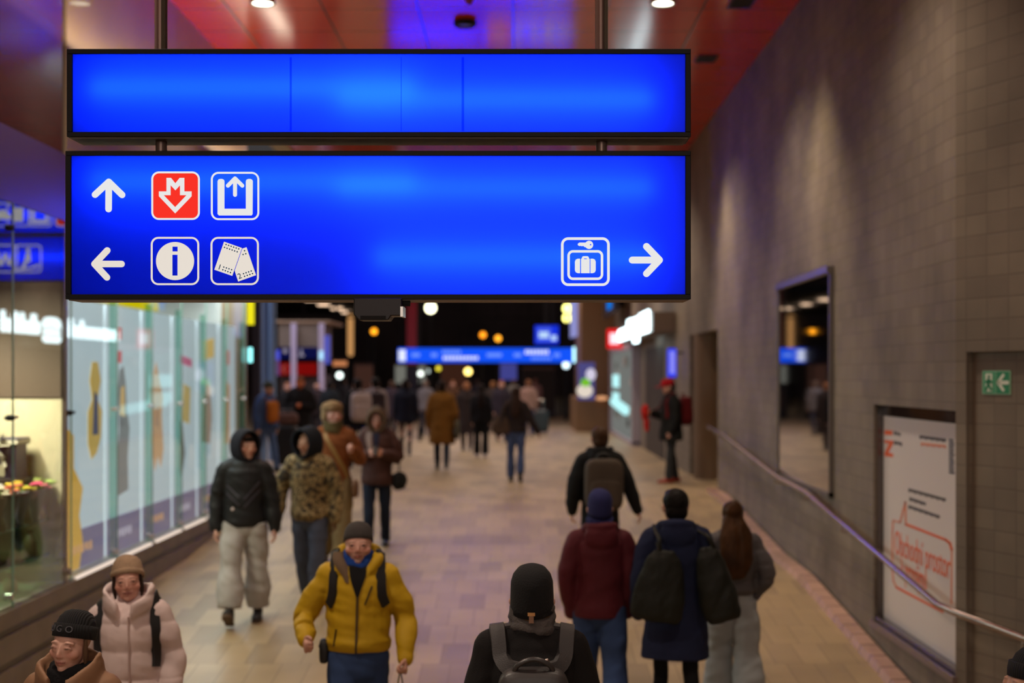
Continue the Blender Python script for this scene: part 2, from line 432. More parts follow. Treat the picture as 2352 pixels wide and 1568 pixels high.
strk('arrow', [((350,1110),(468,985)), ((350,1110),(465,1234)), ((350,1110),(600,1110))], 60, zA, 4.021, M_pict2, lab='white arrow pointing left')
strk('arrow', [((1683,617),(1493,418)), ((1683,617),(1493,815)), ((1683,617),(1285,617))], 100, zB, 6.357, lab='white arrow pointing right')
pic('metro_pictogram', [rrect(880, 262, 1318, 698, 62, 8)], zA, M_pred, dy=.0015)
pic('metro_pictogram', ring(875, 256, 1323, 703, 70, 17), zA)
pic('metro_pictogram', [[(1015,315),(1057,315),(1097,365),(1137,315),(1180,315),(1180,440),(1247,440),(1247,485),(1095,643),(945,485),(945,440),(1015,440)],
                        [(1053,383),(1097,430),(1140,383),(1140,475),(1200,475),(1095,585),(990,475),(1053,475)]], zA)
pic('exit_pictogram', ring(1425, 260, 1872, 705, 70, 17), zA)
pic('exit_pictogram', [[(1487,345),(1495,330),(1510,325),(1530,325),(1545,332),(1550,345),(1550,600),(1748,600),(1748,345),(1754,332),(1770,325),(1792,325),(1806,332),(1812,345),(1810,650),(1800,662),(1500,662),(1487,650)]], zA)
strk('exit_pictogram', [((1648,320),(1582,387)), ((1648,320),(1715,387)), ((1648,320),(1648,472))], 36, zA, 4.021)
pic('information_pictogram', ring(870, 860, 1317, 1305, 70, 17), zA, M_pict2)
pic('information_pictogram', [circ(1094, 1083, 176, 48), [(1070,950),(1118,950),(1118,994),(1070,994)], [(1069,1025),(1117,1025),(1117,1217),(1069,1217)]], zA, M_pict2)
pic('ticket_pictogram', ring(1422, 860, 1868, 1305, 70, 17), zA, M_pict2)
tk1 = pic('ticket_pictogram', [[(1547,904),(1712,962),(1622,1220),(1457,1163)]], zA, M_pict2)
tk2 = pic('ticket_pictogram', [[(1716,968),(1754,955),(1842,1213),(1677,1272),(1645,1173)]], zA, M_pict2)
def dots(a, b, n): return [circ(a[0]+(b[0]-a[0])*i/(n-1), a[1]+(b[1]-a[1])*i/(n-1), 6.5, 10) for i in range(n)]
dd = dots((1566,931),(1683,971),6)+dots((1552,957),(1669,998),6)+dots((1545,1139),(1617,1163),4)+dots((1536,1164),(1606,1190),4)+[circ(1737,988,6.5,10),circ(1748,1016,6.5,10),circ(1723,1023,6.5,10)]+dots((1727,1200),(1798,1175),4)+dots((1737,1224),(1810,1199),4)
for q in dd: pic('ticket_dot', [q], zA, M_pteal, dy=-.0018)
for t, c, ang in (('1', (1506,1141), -18), ('2', (1692,1224), 20)):
    x, z = zA(c); me = text_mesh('ticket_number', t, .030, .0015)
    put('ticket_number', me, M_pteal, lpan, (x, YF-.0018, z), Matrix.Rotation(math.radians(-ang), 4, 'Y'))
pic('luggage_locker_pictogram', ring(245, 285, 957, 995, 105, 38), zB)
pic('luggage_locker_pictogram', ring(338, 472, 862, 908, 82, 36), zB)
pic('luggage_locker_pictogram', [circ(655, 395, 60), circ(677, 393, 11, 14)], zB)
pic('luggage_locker_pictogram', [[(605,362),(515,362),(497,372),(488,388),(497,404),(515,413),(530,408),(540,414),(575,412),(590,428),(606,428)]], zB)
pic('luggage_locker_pictogram', [rrect(448, 597, 524, 808, 34)[:7]+[(480,808)]+rrect(448, 597, 524, 808, 34)[7:]], zB) if False else None
pic('luggage_locker_pictogram', [[(524,597),(490,597),(460,610),(448,640),(448,765),(460,795),(490,808),(524,808)]], zB)
pic('luggage_locker_pictogram', [[(676,597),(712,597),(740,610),(752,640),(752,765),(740,795),(712,808),(676,808)]], zB)
pic('luggage_locker_pictogram', [[(537,605),(548,590),(556,568),(572,560),(630,560),(646,568),(654,590),(665,605),(665,808),(537,808)], [(580,592),(622,592),(622,603),(580,603)]], zB)
# the sensor box slung under the lower sign
sb = thing('hanging_sensor', 'dark metal sensor box slung under the middle of the lower sign', 'box', (PX(867, YS), YS+.06, PZ(733, YS)))
pts = [(812,684),(923,684),(923,725),(898,725),(892,735),(824,735),(812,722)]
MB().prism([(PX(a, YS-.02), PZ(b, YS-.02)) for a, b in pts][::-1], 'y', YS-.02, YS+.12).build('housing', mat('graphite_metal', (40,33,34), .4, .4), sb, bevel=.004)
MB().box((PX(828, YS-.02), YS-.024, PZ(734, YS-.02)), (PX(886, YS-.02), YS-.018, PZ(725, YS-.02))).build('lens_slot', M_black, sb)
MB().box((PX(920, YS-.02), YS-.03, PZ(727, YS-.02)), (PX(926, YS-.02), YS+.10, PZ(704, YS-.02))).build('bracket', M_chrome, sb)
MB().cyl((PX(923, YS), YS+.03, PZ(694, YS)), (PX(941, YS), YS+.03, PZ(694, YS)), .014).build('cable_gland', M_black, sb, smooth=40)

# a second pair of signs further down the hall (seen in the reflections of the glass and the ceiling)
YD = 24.0
def far_sign(label, x0, x1, z0, z1, tubes, pics):
    r = thing('hanging_sign', label, 'sign', ((x0+x1)/2, YD+.09, z0))
    pn = lightbox(r, x0, x1, z0, z1, YD, tubes, strength=105)
    s = (z1-z0)*.62; zc = (z0+z1)/2
    for kind, x in pics:
        def loc(q): return (x+q[0]*s, zc+q[1]*s)
        def pf(lps, m=M_pict, dy=0): put(kind+'_pictogram', flat_mesh(kind, [[loc(q) for q in lp] for lp in lps], .004), m, pn, (0, YD-.01+dy, 0))
        if kind == 'metro': pf([rrect(-.5,-.5,.5,.5,.14)], M_pred, .005)
        pf([rrect(-.5,-.5,.5,.5,.15), rrect(-.455,-.455,.455,.455,.11)])
        if kind == 'metro': pf([[(-.18,.36),(-.08,.36),(0,.25),(.08,.36),(.18,.36),(.18,.08),(.33,.08),(.33,-.02),(0,-.36),(-.33,-.02),(-.33,.08),(-.18,.08)],
                                [(-.1,.22),(0,.11),(.1,.22),(.1,0),(.22,0),(0,-.24),(-.22,0),(-.1,0)]])
        if kind == 'exit': pf([[(-.36,.36),(-.22,.36),(-.22,-.22),(.22,-.22),(.22,.36),(.36,.36),(.36,-.38),(-.36,-.38)]])
        if kind == 'taxi': pf([[(-.4,-.2),(-.4,.0),(-.25,.03),(-.15,.2),(.15,.2),(.25,.03),(.4,0),(.4,-.2)]])
        if kind == 'bus': pf([[(-.2,-.3),(-.2,.3),(.2,.3),(.2,-.3)]])
        if kind == 'toilet': pf([[(-.4,.25),(-.28,.25),(-.2,-.1),(-.1,.2),(0,.2),(.1,-.1),(.18,.25),(.3,.25),(.16,-.25),(.04,-.25),(-.05,0),(-.14,-.25),(-.26,-.25)]])
        if kind == 'escalator':
            pf([circ(-.02,.3,.08,16)]); pf([[(-.1,.2),(.05,.2),(.12,-.1),(.25,-.38),(.12,-.38),(0,-.12),(-.12,-.12)]]); pf([[(-.4,-.2),(-.1,-.3),(.4,-.4),(.4,-.45),(-.4,-.3)]])
    return r
far_sign('second upper sign farther down the hall, behind the near one', -2.2, .95, 4.24, 4.88, [(-2.1, -.7, 4.56), (-.6, .85, 4.56)], [('metro', -.32), ('exit', .14), ('bus', .50), ('taxi', .78)])
far_sign('second lower sign farther down the hall, behind the near one', -2.2, .95, 3.44, 4.20, [(-2.1, -.7, 3.85), (-.6, .85, 3.85)], [('escalator', .35), ('toilet', .75)])
# ================================================================ ceiling fittings
def downlight(x, y, label, z=ZT, watts=420, rgb=(1, .84, .64), size=62, r=.14, blend=.8, em=9, group=None, fixture=True):
    if fixture:
        t = thing('ceiling_downlight', label, 'ceiling light', (x, y, z), 0, group)
        MB().lathe([(r*.82, 0), (r*.82, -.03), (r, -.035), (r*1.03, -.01), (r*1.03, 0)], c=(x, y, z), n=32, closed=False).build('trim_ring', mat('grey_ring', (150,150,140), .4, .5), t, smooth=40)
        MB().lathe([(.001, -.02), (r*.82, -.02)], c=(x, y, z), n=32, closed=False).build('lens', emis('lamp_lens', (255,250,225), em), t)
    l = bpy.data.lights.new('downlight_lamp', 'SPOT'); l.energy = watts; l.color = rgb; l.spot_size = math.radians(size*2); l.spot_blend = blend; l.shadow_soft_size = r
    o = bpy.data.objects.new('downlight_lamp', l); COL.objects.link(o); o.location = (x, y, z-.06)
    return o
for i, y in enumerate((1.0, 6.0, 11.0, 16.2, 21.4, 26.6, 33, 40, 48)):
    for x, nm in ((-2.91, 'beside the glazing'), (1.65, 'beside the concrete wall')):
        seen = abs(y-16.2) < .1
        downlight(x, y, 'round white downlight in the red ceiling '+nm, fixture=seen, watts=(300 if y < 30 else 420)*(1.9 if x < 0 and y < 8 else .7 if y < 8 else 1), rgb=(1, .86, .68) if x < 0 else (1, .82, .64))
dl_ = None
# wall washers: small hidden-profile lamps grazing the right wall
for y, wt in ((8.0, 110), (15.0, 380), (21.9, 420), (28.5, 260)):
    l = bpy.data.lights.new('wall_washer_lamp', 'SPOT'); l.energy = wt; l.color = (1, .78, .46); l.spot_size = math.radians(72); l.spot_blend = 1; l.shadow_soft_size = .15
    o = bpy.data.objects.new('wall_washer_lamp', l); COL.objects.link(o); o.location = (XR-.95, y, ZT-.1); o.rotation_euler = (0, math.radians(-6), 0)
# smoke detector, alarm cone, vents
x, y, z = PX(1068, 17.1), 17.1, ZT
t = thing('smoke_detector', 'round smoke detector with black ring in the red ceiling', 'detector', (x, y, z))
MB().lathe([(.13, 0), (.14, -.05), (.11, -.07), (.085, -.05)], c=(x, y, z), n=32, closed=False).build('ring', M_black, t, smooth=40)
MB().lathe([(.001, -.05), (.09, -.045)], c=(x, y, z), n=32, closed=False).build('face', mat('pale_blue_plastic', (150,150,190), .3), t)
x, y = PX(1078, 16.0), 16.0
t = thing('ceiling_sprinkler', 'small red sprinkler head in the ceiling above the smoke detector', 'sprinkler', (x, y, z))
MB().lathe([(.07, 0), (.065, -.03), (.03, -.07), (.018, -.10)], c=(x, y, z), n=20).build('nozzle', mat('red_brass', (150,50,20), .3, .3), t, smooth=40)
for px, d, lab in ((1622, 19.1, 'square dark air vent near the concrete wall, lower of two'), (1703, 16.25, 'square dark air vent at the top edge of the view')):
    x = PX(px, d)
    t = thing('air_vent', lab, 'vent', (x, d, ZT))
    MB().box((x-.14, d-.22, ZT-.015), (x+.14, d+.22, ZT)).build('frame', mat('dark_red_metal', (74,20,14), .5), t, bevel=.004)
    for k in range(6): MB().box((x-.12, d-.19+k*.068, ZT-.022), (x+.12, d-.15+k*.068, ZT-.015)).build('slat', mat('vent_black', (22,8,8), .6), t)
# ================================================================ right wall fittings
mr = thing('wall_mirror', 'tall mirror panel on the concrete wall above the handrail', 'mirror', (XR, 15.9, .6))
y0, y1, z0, z1 = 14.42, 17.35, ZC-1.235, ZC+1.09
MB().box((XR-.03, y0+.04, z0+.04), (XR-.002, y1-.04, z1-.04)).build('mirror_glass', mat('mirror_glass', (190,190,190), .03, 1.0), mr)
f = MB().box((XR-.045, y0, z0), (XR-.001, y0+.045, z1)).box((XR-.045, y1-.045, z0), (XR-.001, y1, z1)).box((XR-.045, y0, z0), (XR-.001, y1, z0+.045))
f.build('frame', mat('grey_alu', (120,112,106), .4, .6), mr)
MB().box((XR-.07, y0-.01, z1-.045), (XR-.001, y1+.01, z1+.02)).build('frame_head', mat('grey_alu', (120,112,106), .4, .6), mr)
# poster case
y0, y1, z0, z1 = 10.4, 12.8, rz[0], rz[1]
pc = thing('poster_case', 'recessed display case in the concrete wall crossed by the handrail', 'display case', (XR+.06, 11.6, z0))
fm = MB().box((XR+.01, y0, z0), (XR+.10, y1, z0+.04)).box((XR+.03, y1-.025, z0+.04), (XR+.10, y1, z1)).box((XR+.01, y0, z0+.04), (XR+.10, y0+.03, z1))
fm.build('frame', mat('case_metal', (108,100,98), .25, .8), pc)
MB().box((XR+.075, y0+.03, z1-.10), (XR+.10, y1-.03, z1)).build('header', mat('case_header', (30,26,32), .12, .2, coat=.6), pc)
MB().box((XR-.03, y0-.02, z0-.05), (XR+.09, y1+.05, z0)).build('sill', mat('case_sill', (128,112,106), .35, .4), pc)
ps = thing('poster', 'white commercial poster with orange letter, bubble outline and orange Czech text', 'poster', (XR+.085, 11.6, z0))
MB().box((XR+.080, y0+.03, z0+.04), (XR+.090, y1-.035, z1-.10)).build('sheet', mat('poster_paper', (226,218,214), .45), ps)
M_or = mat('poster_orange', (236,98,40), .5); M_dk = mat('poster_dark', (62,58,64), .5); M_po = mat('poster_pale_orange', (228,140,104), .5)
Rz = Matrix.Rotation(-PI/2, 4, 'Z')       # XZ meshes facing -Y turn to face -X; local +x runs towards the camera (-y)
def wpt(py, d): return PZ(py, d)
def on_poster(name, me, m, y, z, off=.0): put(name, me, m, ps, (XR+.078-off, y, z), Rz)
# local frame of the sheet: u from far edge (y=12.7) towards camera, v height
pu = lambda px: 0
def q_of(px, py):   # point on plane x = XR+.08 seen at that pixel
    d = (XR+.08)*F/(px-CX); return d, PZ(py, d)
def loop_px(pts):
    out = []
    for a in pts:
        d, z = q_of(*a); out.append((-(d), z))
    return out
def pos(name, loops, m, off=0):
    me = flat_mesh(name, [loop_px(l) for l in loops], .002)
    me.transform(Rz); me.materials.append(m); me.transform(Matrix.Translation((XR+.079-off, 0, 0)))
    o = bpy.data.objects.new(name, me); COL.objects.link(o); o.parent = ps; me.transform(wm(ps).inverted())
Zz = lambda zx, zy: (1940+zx/2.3467, 900+zy/2.3467)
pos('logo', [[Zz(216,205),Zz(258,208),Zz(258,232),Zz(216,230)]], M_or)
pos('logo', [[Zz(216,258),Zz(262,262),Zz(262,278),Zz(236,328),Zz(262,332),Zz(262,350),Zz(216,345),Zz(216,328),Zz(240,278),Zz(216,274)]], M_or)
for (a, b, c, e, m) in ((266,210,304,240,M_dk), (266,262,312,290,M_dk), (405,232,548,268,M_dk), (412,272,548,302,M_po), (345,518,548,590,M_dk), (350,566,440,612,M_dk), (345,608,515,682,M_dk)):
    n = max(3, int((c-a)/10)); sk = (e-b)*.35 if c-a > 60 else 4; sl = ((e-b)-14-sk*.2)/(c-a) if c-a > 60 else .12
    for k in range(n):
        xx = a+(c-a)*k/n; w = (c-a)/n*.78; yy = b+(e-b-16)*(k/n); hh = (16 if k % 3 else 20)-(2 if m is M_po else 0)
        pos('fine_print', [[Zz(xx, yy), Zz(xx+w, yy+w*sl), Zz(xx+w, yy+w*sl+hh), Zz(xx, yy+hh)]], m)
for k in range(12):
    yy = 252+k*16; pos('fine_print', [[Zz(563, yy), Zz(586+(k % 3)*4, yy+3), Zz(586+(k % 2)*5, yy+14), Zz(563, yy+10)]], M_dk)
def pline(pts, w):
    for a, b in zip(pts, pts[1:]):
        A = Vector(a); B = Vector(b); d = (B-A).normalized(); nrm = Vector((-d.y, d.x))*w/2; A = A-d*w*.3; B = B+d*w*.3
        pos('bubble_outline', [[Zz(*(A+nrm)), Zz(*(B+nrm)), Zz(*(B-nrm)), Zz(*(A-nrm))]], M_po if w < 12 else M_or, 0)
pline([(262,692),(300,702),(328,592),(330,712)], 9); pline([(330,712),(545,796),(568,815),(578,850)], 13); pline([(578,850),(576,1140)], 8)
pline([(262,692),(258,760),(258,960),(264,1020),(280,1052)], 8); pline([(280,1052),(530,1185)], 12)
def ptext(txt, px, py, size, m, xs=.8):
    d, z = q_of(px, py)
    me = text_mesh('headline', txt, size, .002, xs=xs)
    me.transform(Rz); me.materials.append(m); me.transform(Matrix.Translation((XR+.0785, d, z)))
    o = bpy.data.objects.new('headline', me); COL.objects.link(o); o.parent = ps; me.transform(wm(ps).inverted())
ptext('Obchodní prostor', *Zz(410, 876), .29, M_or, .74)
ptext('k pronájmu', *Zz(372, 985), .27, M_or, .62)
# handrail
def rail_x(y): return 3.1 if y >= 10.4 else flare((10.4-y)/.93, 0)[0]-.1
hr = thing('handrail', 'steel handrail running down the ramp along the concrete wall', 'handrail', (3.1, 15, floor_z(15)))
pts = [(XR-.10, 23.2, ZC-.84), (3.1, 21.5, ZC-.90), (3.1, 16.9, ZC-1.22), (3.1, 15.3, ZC-1.26), (3.1, 10.5, ZC-1.69)]
seg = [Vector(p) for p in pts]
full = [seg[0], seg[1], seg[2], seg[3], seg[4]]
for y, z in ((10.25, -1.705), (9.9, -1.74), (9.4, -1.79), (8.6, -1.86), (7.2, -1.9)):
    full.append(Vector((rail_x(y)-(.0 if y < 10 else .015), y, ZC+z)))
MB().tube(full, [.028]*len(full), n=16, spline=0).build('rail', mat('rail_steel', (178,160,150), .22, 1.0), hr, smooth=60)
for y in (22.3, 20.6, 18.8, 17.1, 15.4, 13.6, 9.6):
    z = next((a.z+(b.z-a.z)*(a.y-y)/(a.y-b.y) for a, b in zip(full, full[1:]) if b.y <= y <= a.y), ZC-1.5)
    x = rail_x(y); MB().tube([(x, y, z-.02), (x, y, z-.075), (x+.09, y, z-.085)], [.009]*3, n=8, spline=3).lathe([(.03, 0), (.03, .012)], c=(x+.085, y, z-.085), n=14, M=Matrix.Rotation(PI/2, 3, 'Y')).build('bracket', M_chrome, hr, smooth=40)
# green exit sign on the flared bay
es = thing('exit_sign', 'green emergency exit sign with running figure and arrow', 'sign', (0, 0, 0))
t0 = 1.0
for t in (x*.01 for x in range(5, 120)):
    fx_, fy_ = flare(t, .05)
    if CX+fx_*F/fy_ >= 2257: t0 = t; break
ln = .30
for t in (x*.005 for x in range(1, 200)):
    fx_, fy_ = flare(t0+t, .05)
    if CX+fx_*F/fy_ >= 2322: ln = t; break
a0 = flare(t0, .046); ex = Vector((fx, fy, 0)).normalized()
es.location = (a0[0], a0[1], PZ(878, a0[1]))
h = 54*a0[1]/F; Re = Matrix.Rotation(math.atan2(fy, fx), 4, 'Z')
def esp(name, me, m, off=0):
    me.materials.append(m); me.transform(Matrix.Translation((0, -off, 0))); me.transform(Re)
    o = bpy.data.objects.new(name, me); COL.objects.link(o); o.parent = es
esp('plate', flat_mesh('plate', [rrect(0, -h/2, ln, h/2, .004)], .006), mat('sign_pale_green', (150,196,160), .5))
esp('field', flat_mesh('field', [[(.01, -h/2+.008), (ln*.485, -h/2+.008), (ln*.485, h/2-.008), (.01, h/2-.008)]], .002), mat('sign_green_light', (70,160,112), .5), .004)
esp('field', flat_mesh('field', [[(ln*.515, -h/2+.008), (ln-.01, -h/2+.008), (ln-.01, h/2-.008), (ln*.515, h/2-.008)]], .002), mat('sign_green', (10,132,80), .5), .004)
M_sw = mat('sign_white', (225,232,215), .5)
esp('doorway', flat_mesh('doorway', [[(ln*.13, -h*.38), (ln*.37, -h*.38), (ln*.37, h*.38), (ln*.13, h*.38)]], .002), M_sw, .006)
esp('running_figure', strokes_mesh('fig', [((ln*.25, h*.12), (ln*.24, -h*.06)), ((ln*.24, -h*.06), (ln*.16, -h*.3)), ((ln*.24, -h*.06), (ln*.33, -h*.28)), ((ln*.25, h*.1), (ln*.34, h*.02)), ((ln*.25, h*.1), (ln*.17, h*.02)), ((ln*.26, h*.24), (ln*.261, h*.25))], .022, .002), mat('sign_green', (10,132,80), .5), .008)
esp('arrow', strokes_mesh('arrow', [((ln*.58, 0), (ln*.92, 0)), ((ln*.58, 0), (ln*.76, h*.3)), ((ln*.58, 0), (ln*.76, -h*.3))], .026, .002), M_sw, .006)
# illuminated shop lettering along the right wall, further on
def wall_sign():
    s = thing('shop_sign', 'white glowing shop lettering with burger emblem high on the concrete wall', 'sign', (2.78, 33.5, 2.9))
    M_n = emis('neon_white', (225,250,255), 4.5)
    yv = lambda u: 37.7-u*8.5        # u: 0 far end, 1 near end
    xw = 2.68; z0 = 2.75; xh = .29
    # round letterforms with ascenders, too blurred in the photo to read
    def letter(u, w, asc=0, desc=0, parent=None):
        y = yv(u); ww = w*8.5
        out = MB()
        lp = rrect(-ww/2, 0, ww/2, xh, min(ww, xh)*.4); inn = None
        me = flat_mesh('letter', [lp]+([inn] if inn else []), .06)
        put('letter', me, M_n, s, (xw, y, z0), Rz)
        if asc: put('letter', flat_mesh('letter', [rrect(-.07, 0, .07, xh+.16, .06)], .06), M_n, s, (xw, y-ww/2*asc*.8, z0), Rz)
    for i, u in enumerate((.02,.067,.114,.161,.208,.255,.302,.349,.396,.443,.49)): letter(u, .043, 1 if i in (7, 9) else -1 if i in (10,) else 0)
    for i, u in enumerate((.75,.795,.84,.885,.93,.975)): letter(u, .041, (1, -1, 1, 1, -1, 1)[i])
    # burger emblem
    y = yv(.63); W = .58
    def be(lps): put('burger_emblem', flat_mesh('burger_emblem', [[(q[0], q[1]*.42) for q in l] for l in lps], .06), M_n, s, (xw, y, z0-.16), Rz)
    be([[(-W,.80),(-W,1.05),(-W*.8,1.28),(-W*.4,1.38),(W*.4,1.38),(W*.8,1.28),(W,1.05),(W,.80)], [(-W*.6,.98),(W*.6,.98),(W*.6,1.05),(-W*.6,1.05)]])
    be([rrect(-W*.92, .45, W*.92, .72, .1)])
    be([[(-W,.38),(W,.38),(W,.15),(W*.75,0),(-W*.75,0),(-W,.15)], [(-W*.6,.2),(W*.6,.2),(W*.6,.24),(-W*.6,.24)]])
    MB().box((xw+.05, 28.8, 2.735), (xw+.50, 38.2, 3.14)).build('fascia', mat('sign_fascia', (96,78,66), .5), s)
    return s
wall_sign()
rs = thing('shop_logo_sign', 'small red square light box at the far end of the white lettering', 'sign', (2.78, 41, 2.6))
y = 40.6
MB().box((2.55, y, PZ(800, y)), (2.55+.42, y+.3, PZ(755, y))).build('box', emis('logo_red', (230,24,34), 1.1), rs, bevel=.02)
MB().box((2.62, y-.02, PZ(790, y)), (2.88, y, PZ(765, y))).build('emblem', emis('logo_white', (255,225,235), 1.3), rs)
# ================================================================ glazed storefront on the left
M_gl = glass('shop_glass', (236,246,240), 1.6); M_gl2 = glass('shop_glass_near', (242,247,243), 2.6)
M_edge = mat('glass_edge_green', (140,178,160), .2)
M_fin = glass('fin_glass', (206,236,226), 1.25)
joints = [8.25, 9.7, 11.15, 12.6, 14.05, 15.4, 16.75, 18.05, 19.35, 20.58]
zt_gl = ZC+1.35
for i, (a, b) in enumerate(zip(joints, joints[1:])):
    wn = thing('window_%d' % (i+1), 'tall frameless glass pane of the storefront', 'window', (XL, (a+b)/2, .03)); struct(wn)
    MB().add([(XL-.012, a+.006, .03), (XL-.012, b-.006, .03), (XL-.012, b-.006, zt_gl), (XL-.012, a+.006, zt_gl)], [(0,1,2,3)]).build('pane', M_gl if a > 12.4 else M_gl2, wn)
    MB().box((XL-.016, b-.006, .03), (XL-.004, b+.004, zt_gl)).build('pane_edge', M_edge, wn)
    for z in (1.52, 3.0):
        MB().cyl((XL-.03, b-.07, z), (XL+.02, b-.07, z), .024, n=12).box((XL-.03, b-.14, z-.012), (XL-.016, b+.14, z+.012)).build('glass_clamp', mat('polished_steel', (236,236,236), .18, 1.0) if b > 13 else M_black, wn, smooth=40)
    MB().cyl((XL-.03, b-.10, .13), (XL+.025, b-.10, .13), .03, n=12).build('glass_foot', M_chrome, wn, smooth=40)
    if b > 13:
        MB().box((XL-.085, b-.020, .03), (XL-.02, b-.002, 2.62)).build('glass_fin', M_fin, wn)
# corner post between the two displays
struct(MB().box((XL-.12, 12.42, .03), (XL-.01, 12.50, zt_gl)).build('trim_4', mat('taupe_post', (120,104,90), .4)))
# glowing strip at the foot of the glazing
ls = thing('light_strip', 'warm glowing light strip along the foot of the glazing', 'light strip', (XL-.1, 16.4, .03))
for a, b in zip(joints[3:], joints[4:]):
    MB().box((XL-.005, a+.10, .03), (XL+.018, b-.10, .055)).build('strip_cover', emis('strip_glow', (255,232,214), .95), ls)
# white printed panels behind the panes
M_pan = mat('print_white', (206,218,228), .55, emit=((206,220,232), .72))
M_purp = mat('print_purple', (116,110,150), .55)
figs = [((206,170,90), (60,64,96)), ((128,126,128), (226,170,96)), ((214,160,112), (150,110,84)), ((204,170,110), (80,74,76)), ((170,140,124), (196,150,130)), ((228,170,130), (200,190,180)), ((222,200,170), (240,190,150)), ((200,200,210), (220,150,120))]
random.seed(3)
for i, (a, b) in enumerate(zip(joints[3:], joints[4:])):
    xp = XL-.13; y0, y1 = a+.03, b-.06; pt = 2.55
    nm = ['yellow and navy figure', 'tall grey figure with red squares above', 'long tan coat shape', 'ochre block over a thin dark stroke', 'mottled brown figure', 'slim orange streak', 'cream streak'][min(i, 6)]
    t = thing('printed_panel', 'white backlit display panel printed with a '+nm, 'display panel', (xp, (y0+y1)/2, .05), 0, 'white printed panels behind the glass')
    MB().box((xp-.03, y0, .06), (xp, y1, pt)).build('board', M_pan, t)
    for yy in (y0+.1, y1-.1): MB().cyl((xp-.015, yy, .045), (xp-.015, yy, .07), .012, n=8).build('foot', M_chrome, t)
    def pr(name, pts, rgb):
        me = flat_mesh(name, [[(-(y0+(y1-y0)*u), z) for u, z in pts]], .004); me.transform(Matrix.Rotation(PI/2, 4, 'Z'))
        me.transform(Matrix.Diagonal((-1, 1, 1, 1)) if False else Matrix.Identity(4))
        # rotate XZ facing -Y to face +X: local x -> +y ; use +y directly
        me2 = flat_mesh(name, [[(y0+(y1-y0)*u, z) for u, z in pts]], .004); bpy.data.meshes.remove(me)
        me2.transform(Matrix.Rotation(PI/2, 4, 'Z')); me2.materials.append(mat('ink_%d_%d_%d' % rgb, rgb, .55, emit=(rgb, .66))); me2.transform(Matrix.Translation((xp+.003+.0006*len(t.children), 0, 0)))
        o = bpy.data.objects.new(name, me2); COL.objects.link(o); o.parent = t; me2.transform(wm(t).inverted())
    pr('print_band', [(0, .06), (1, .06), (1, .42), (0, .42)], (116,110,150))
    if i == 0:
        pr('print_figure', [(0,.06),(.42,.06),(.5,.3),(.42,.55),(.5,.8),(.3,1.0),(.3,1.3),(.1,1.4),(0,1.35)], (228,176,70))
        pr('print_figure', [(.62,1.2),(.7,1.05),(.82,1.1),(.92,1.25),(.95,1.5),(.84,1.62),(.92,1.8),(.85,1.98),(.72,1.98),(.66,1.8),(.72,1.62),(.62,1.5)], (214,176,90))
        pr('print_figure', [(.72,1.28),(.86,1.28),(.84,1.66),(.76,1.7)], (58,64,100))
    elif i == 1:
        pr('print_figure', [(.28,.62),(.62,.66),(.6,1.0),(.66,1.3),(.58,1.5),(.55,1.75),(.48,1.95),(.36,1.9),(.32,1.7),(.36,1.3),(.3,1.0)], (132,132,134))
        pr('print_figure', [(.36,1.45),(.52,1.42),(.5,1.75),(.4,1.72)], (232,186,110))
        pr('print_square', [(.3,2.22),(.42,2.22),(.42,2.34),(.3,2.34)], (220,96,90)); pr('print_square', [(.3,1.98),(.42,1.98),(.42,2.1),(.3,2.1)], (222,96,104))
    elif i == 2:
        pr('print_figure', [(.3,1.1),(.42,.78),(.52,.95),(.62,.8),(.72,1.0),(.66,1.4),(.7,1.6),(.55,1.85),(.46,2.0),(.36,1.85),(.26,1.65),(.32,1.4)], (214,164,118))
        pr('print_figure', [(.42,1.3),(.56,1.25),(.5,1.65)], (184,138,108))
    elif i == 3:
        pr('print_figure', [(.4,1.3),(.7,1.25),(.75,1.7),(.45,1.75)], (212,184,120)); pr('print_figure', [(.3,.7),(.36,.6),(.5,.9),(.38,1.3),(.3,1.3)], (126,112,104)); pr('print_square', [(.3,2.0),(.8,1.95),(.8,2.05),(.3,2.1)], (214,110,150))
    elif i == 4:
        pr('print_figure', [(.2,1.0),(.6,.95),(.7,1.3),(.6,1.7),(.4,1.75),(.25,1.5)], (186,156,140)); pr('print_square', [(.3,2.05),(.8,2.1),(.8,2.35),(.3,2.3)], (244,204,120))
    else:
        pr('print_figure', [(.3,.9),(.6,.9),(.62,1.7),(.4,1.8)], figs[i][0]); pr('print_figure', [(.4,2.0),(.6,2.0),(.6,2.2),(.4,2.2)], (224,120,110))
    for k in range(5): pr('print_lettering', [(.28+k*.09, .2+(k % 2)*.02), (.34+k*.09, .2), (.34+k*.09, .28), (.28+k*.09, .28)], (226,170,120) if i % 2 == 0 else (196,190,214))
# lights of the display bay
def area(name, loc, size, watts, rgb, rot=(0,0,0), sy=None):
    l = bpy.data.lights.new(name, 'AREA'); l.energy = watts; l.color = rgb; l.size = size
    if sy: l.shape = 'RECTANGLE'; l.size_y = sy
    o = bpy.data.objects.new(name, l); COL.objects.link(o); o.location = loc; o.rotation_euler = rot; return o
area('display_bay_lamp', (XL-.20, 16.5, 3.15), .22, 170, (.86, .95, 1), (0, math.radians(-14), 0), 8.0)
area('shop_ceiling_lamp', (-6.8, 15.5, 3.22), 2.0, 240, (.95, 1, .95), (0, 0, 0), 8.0)
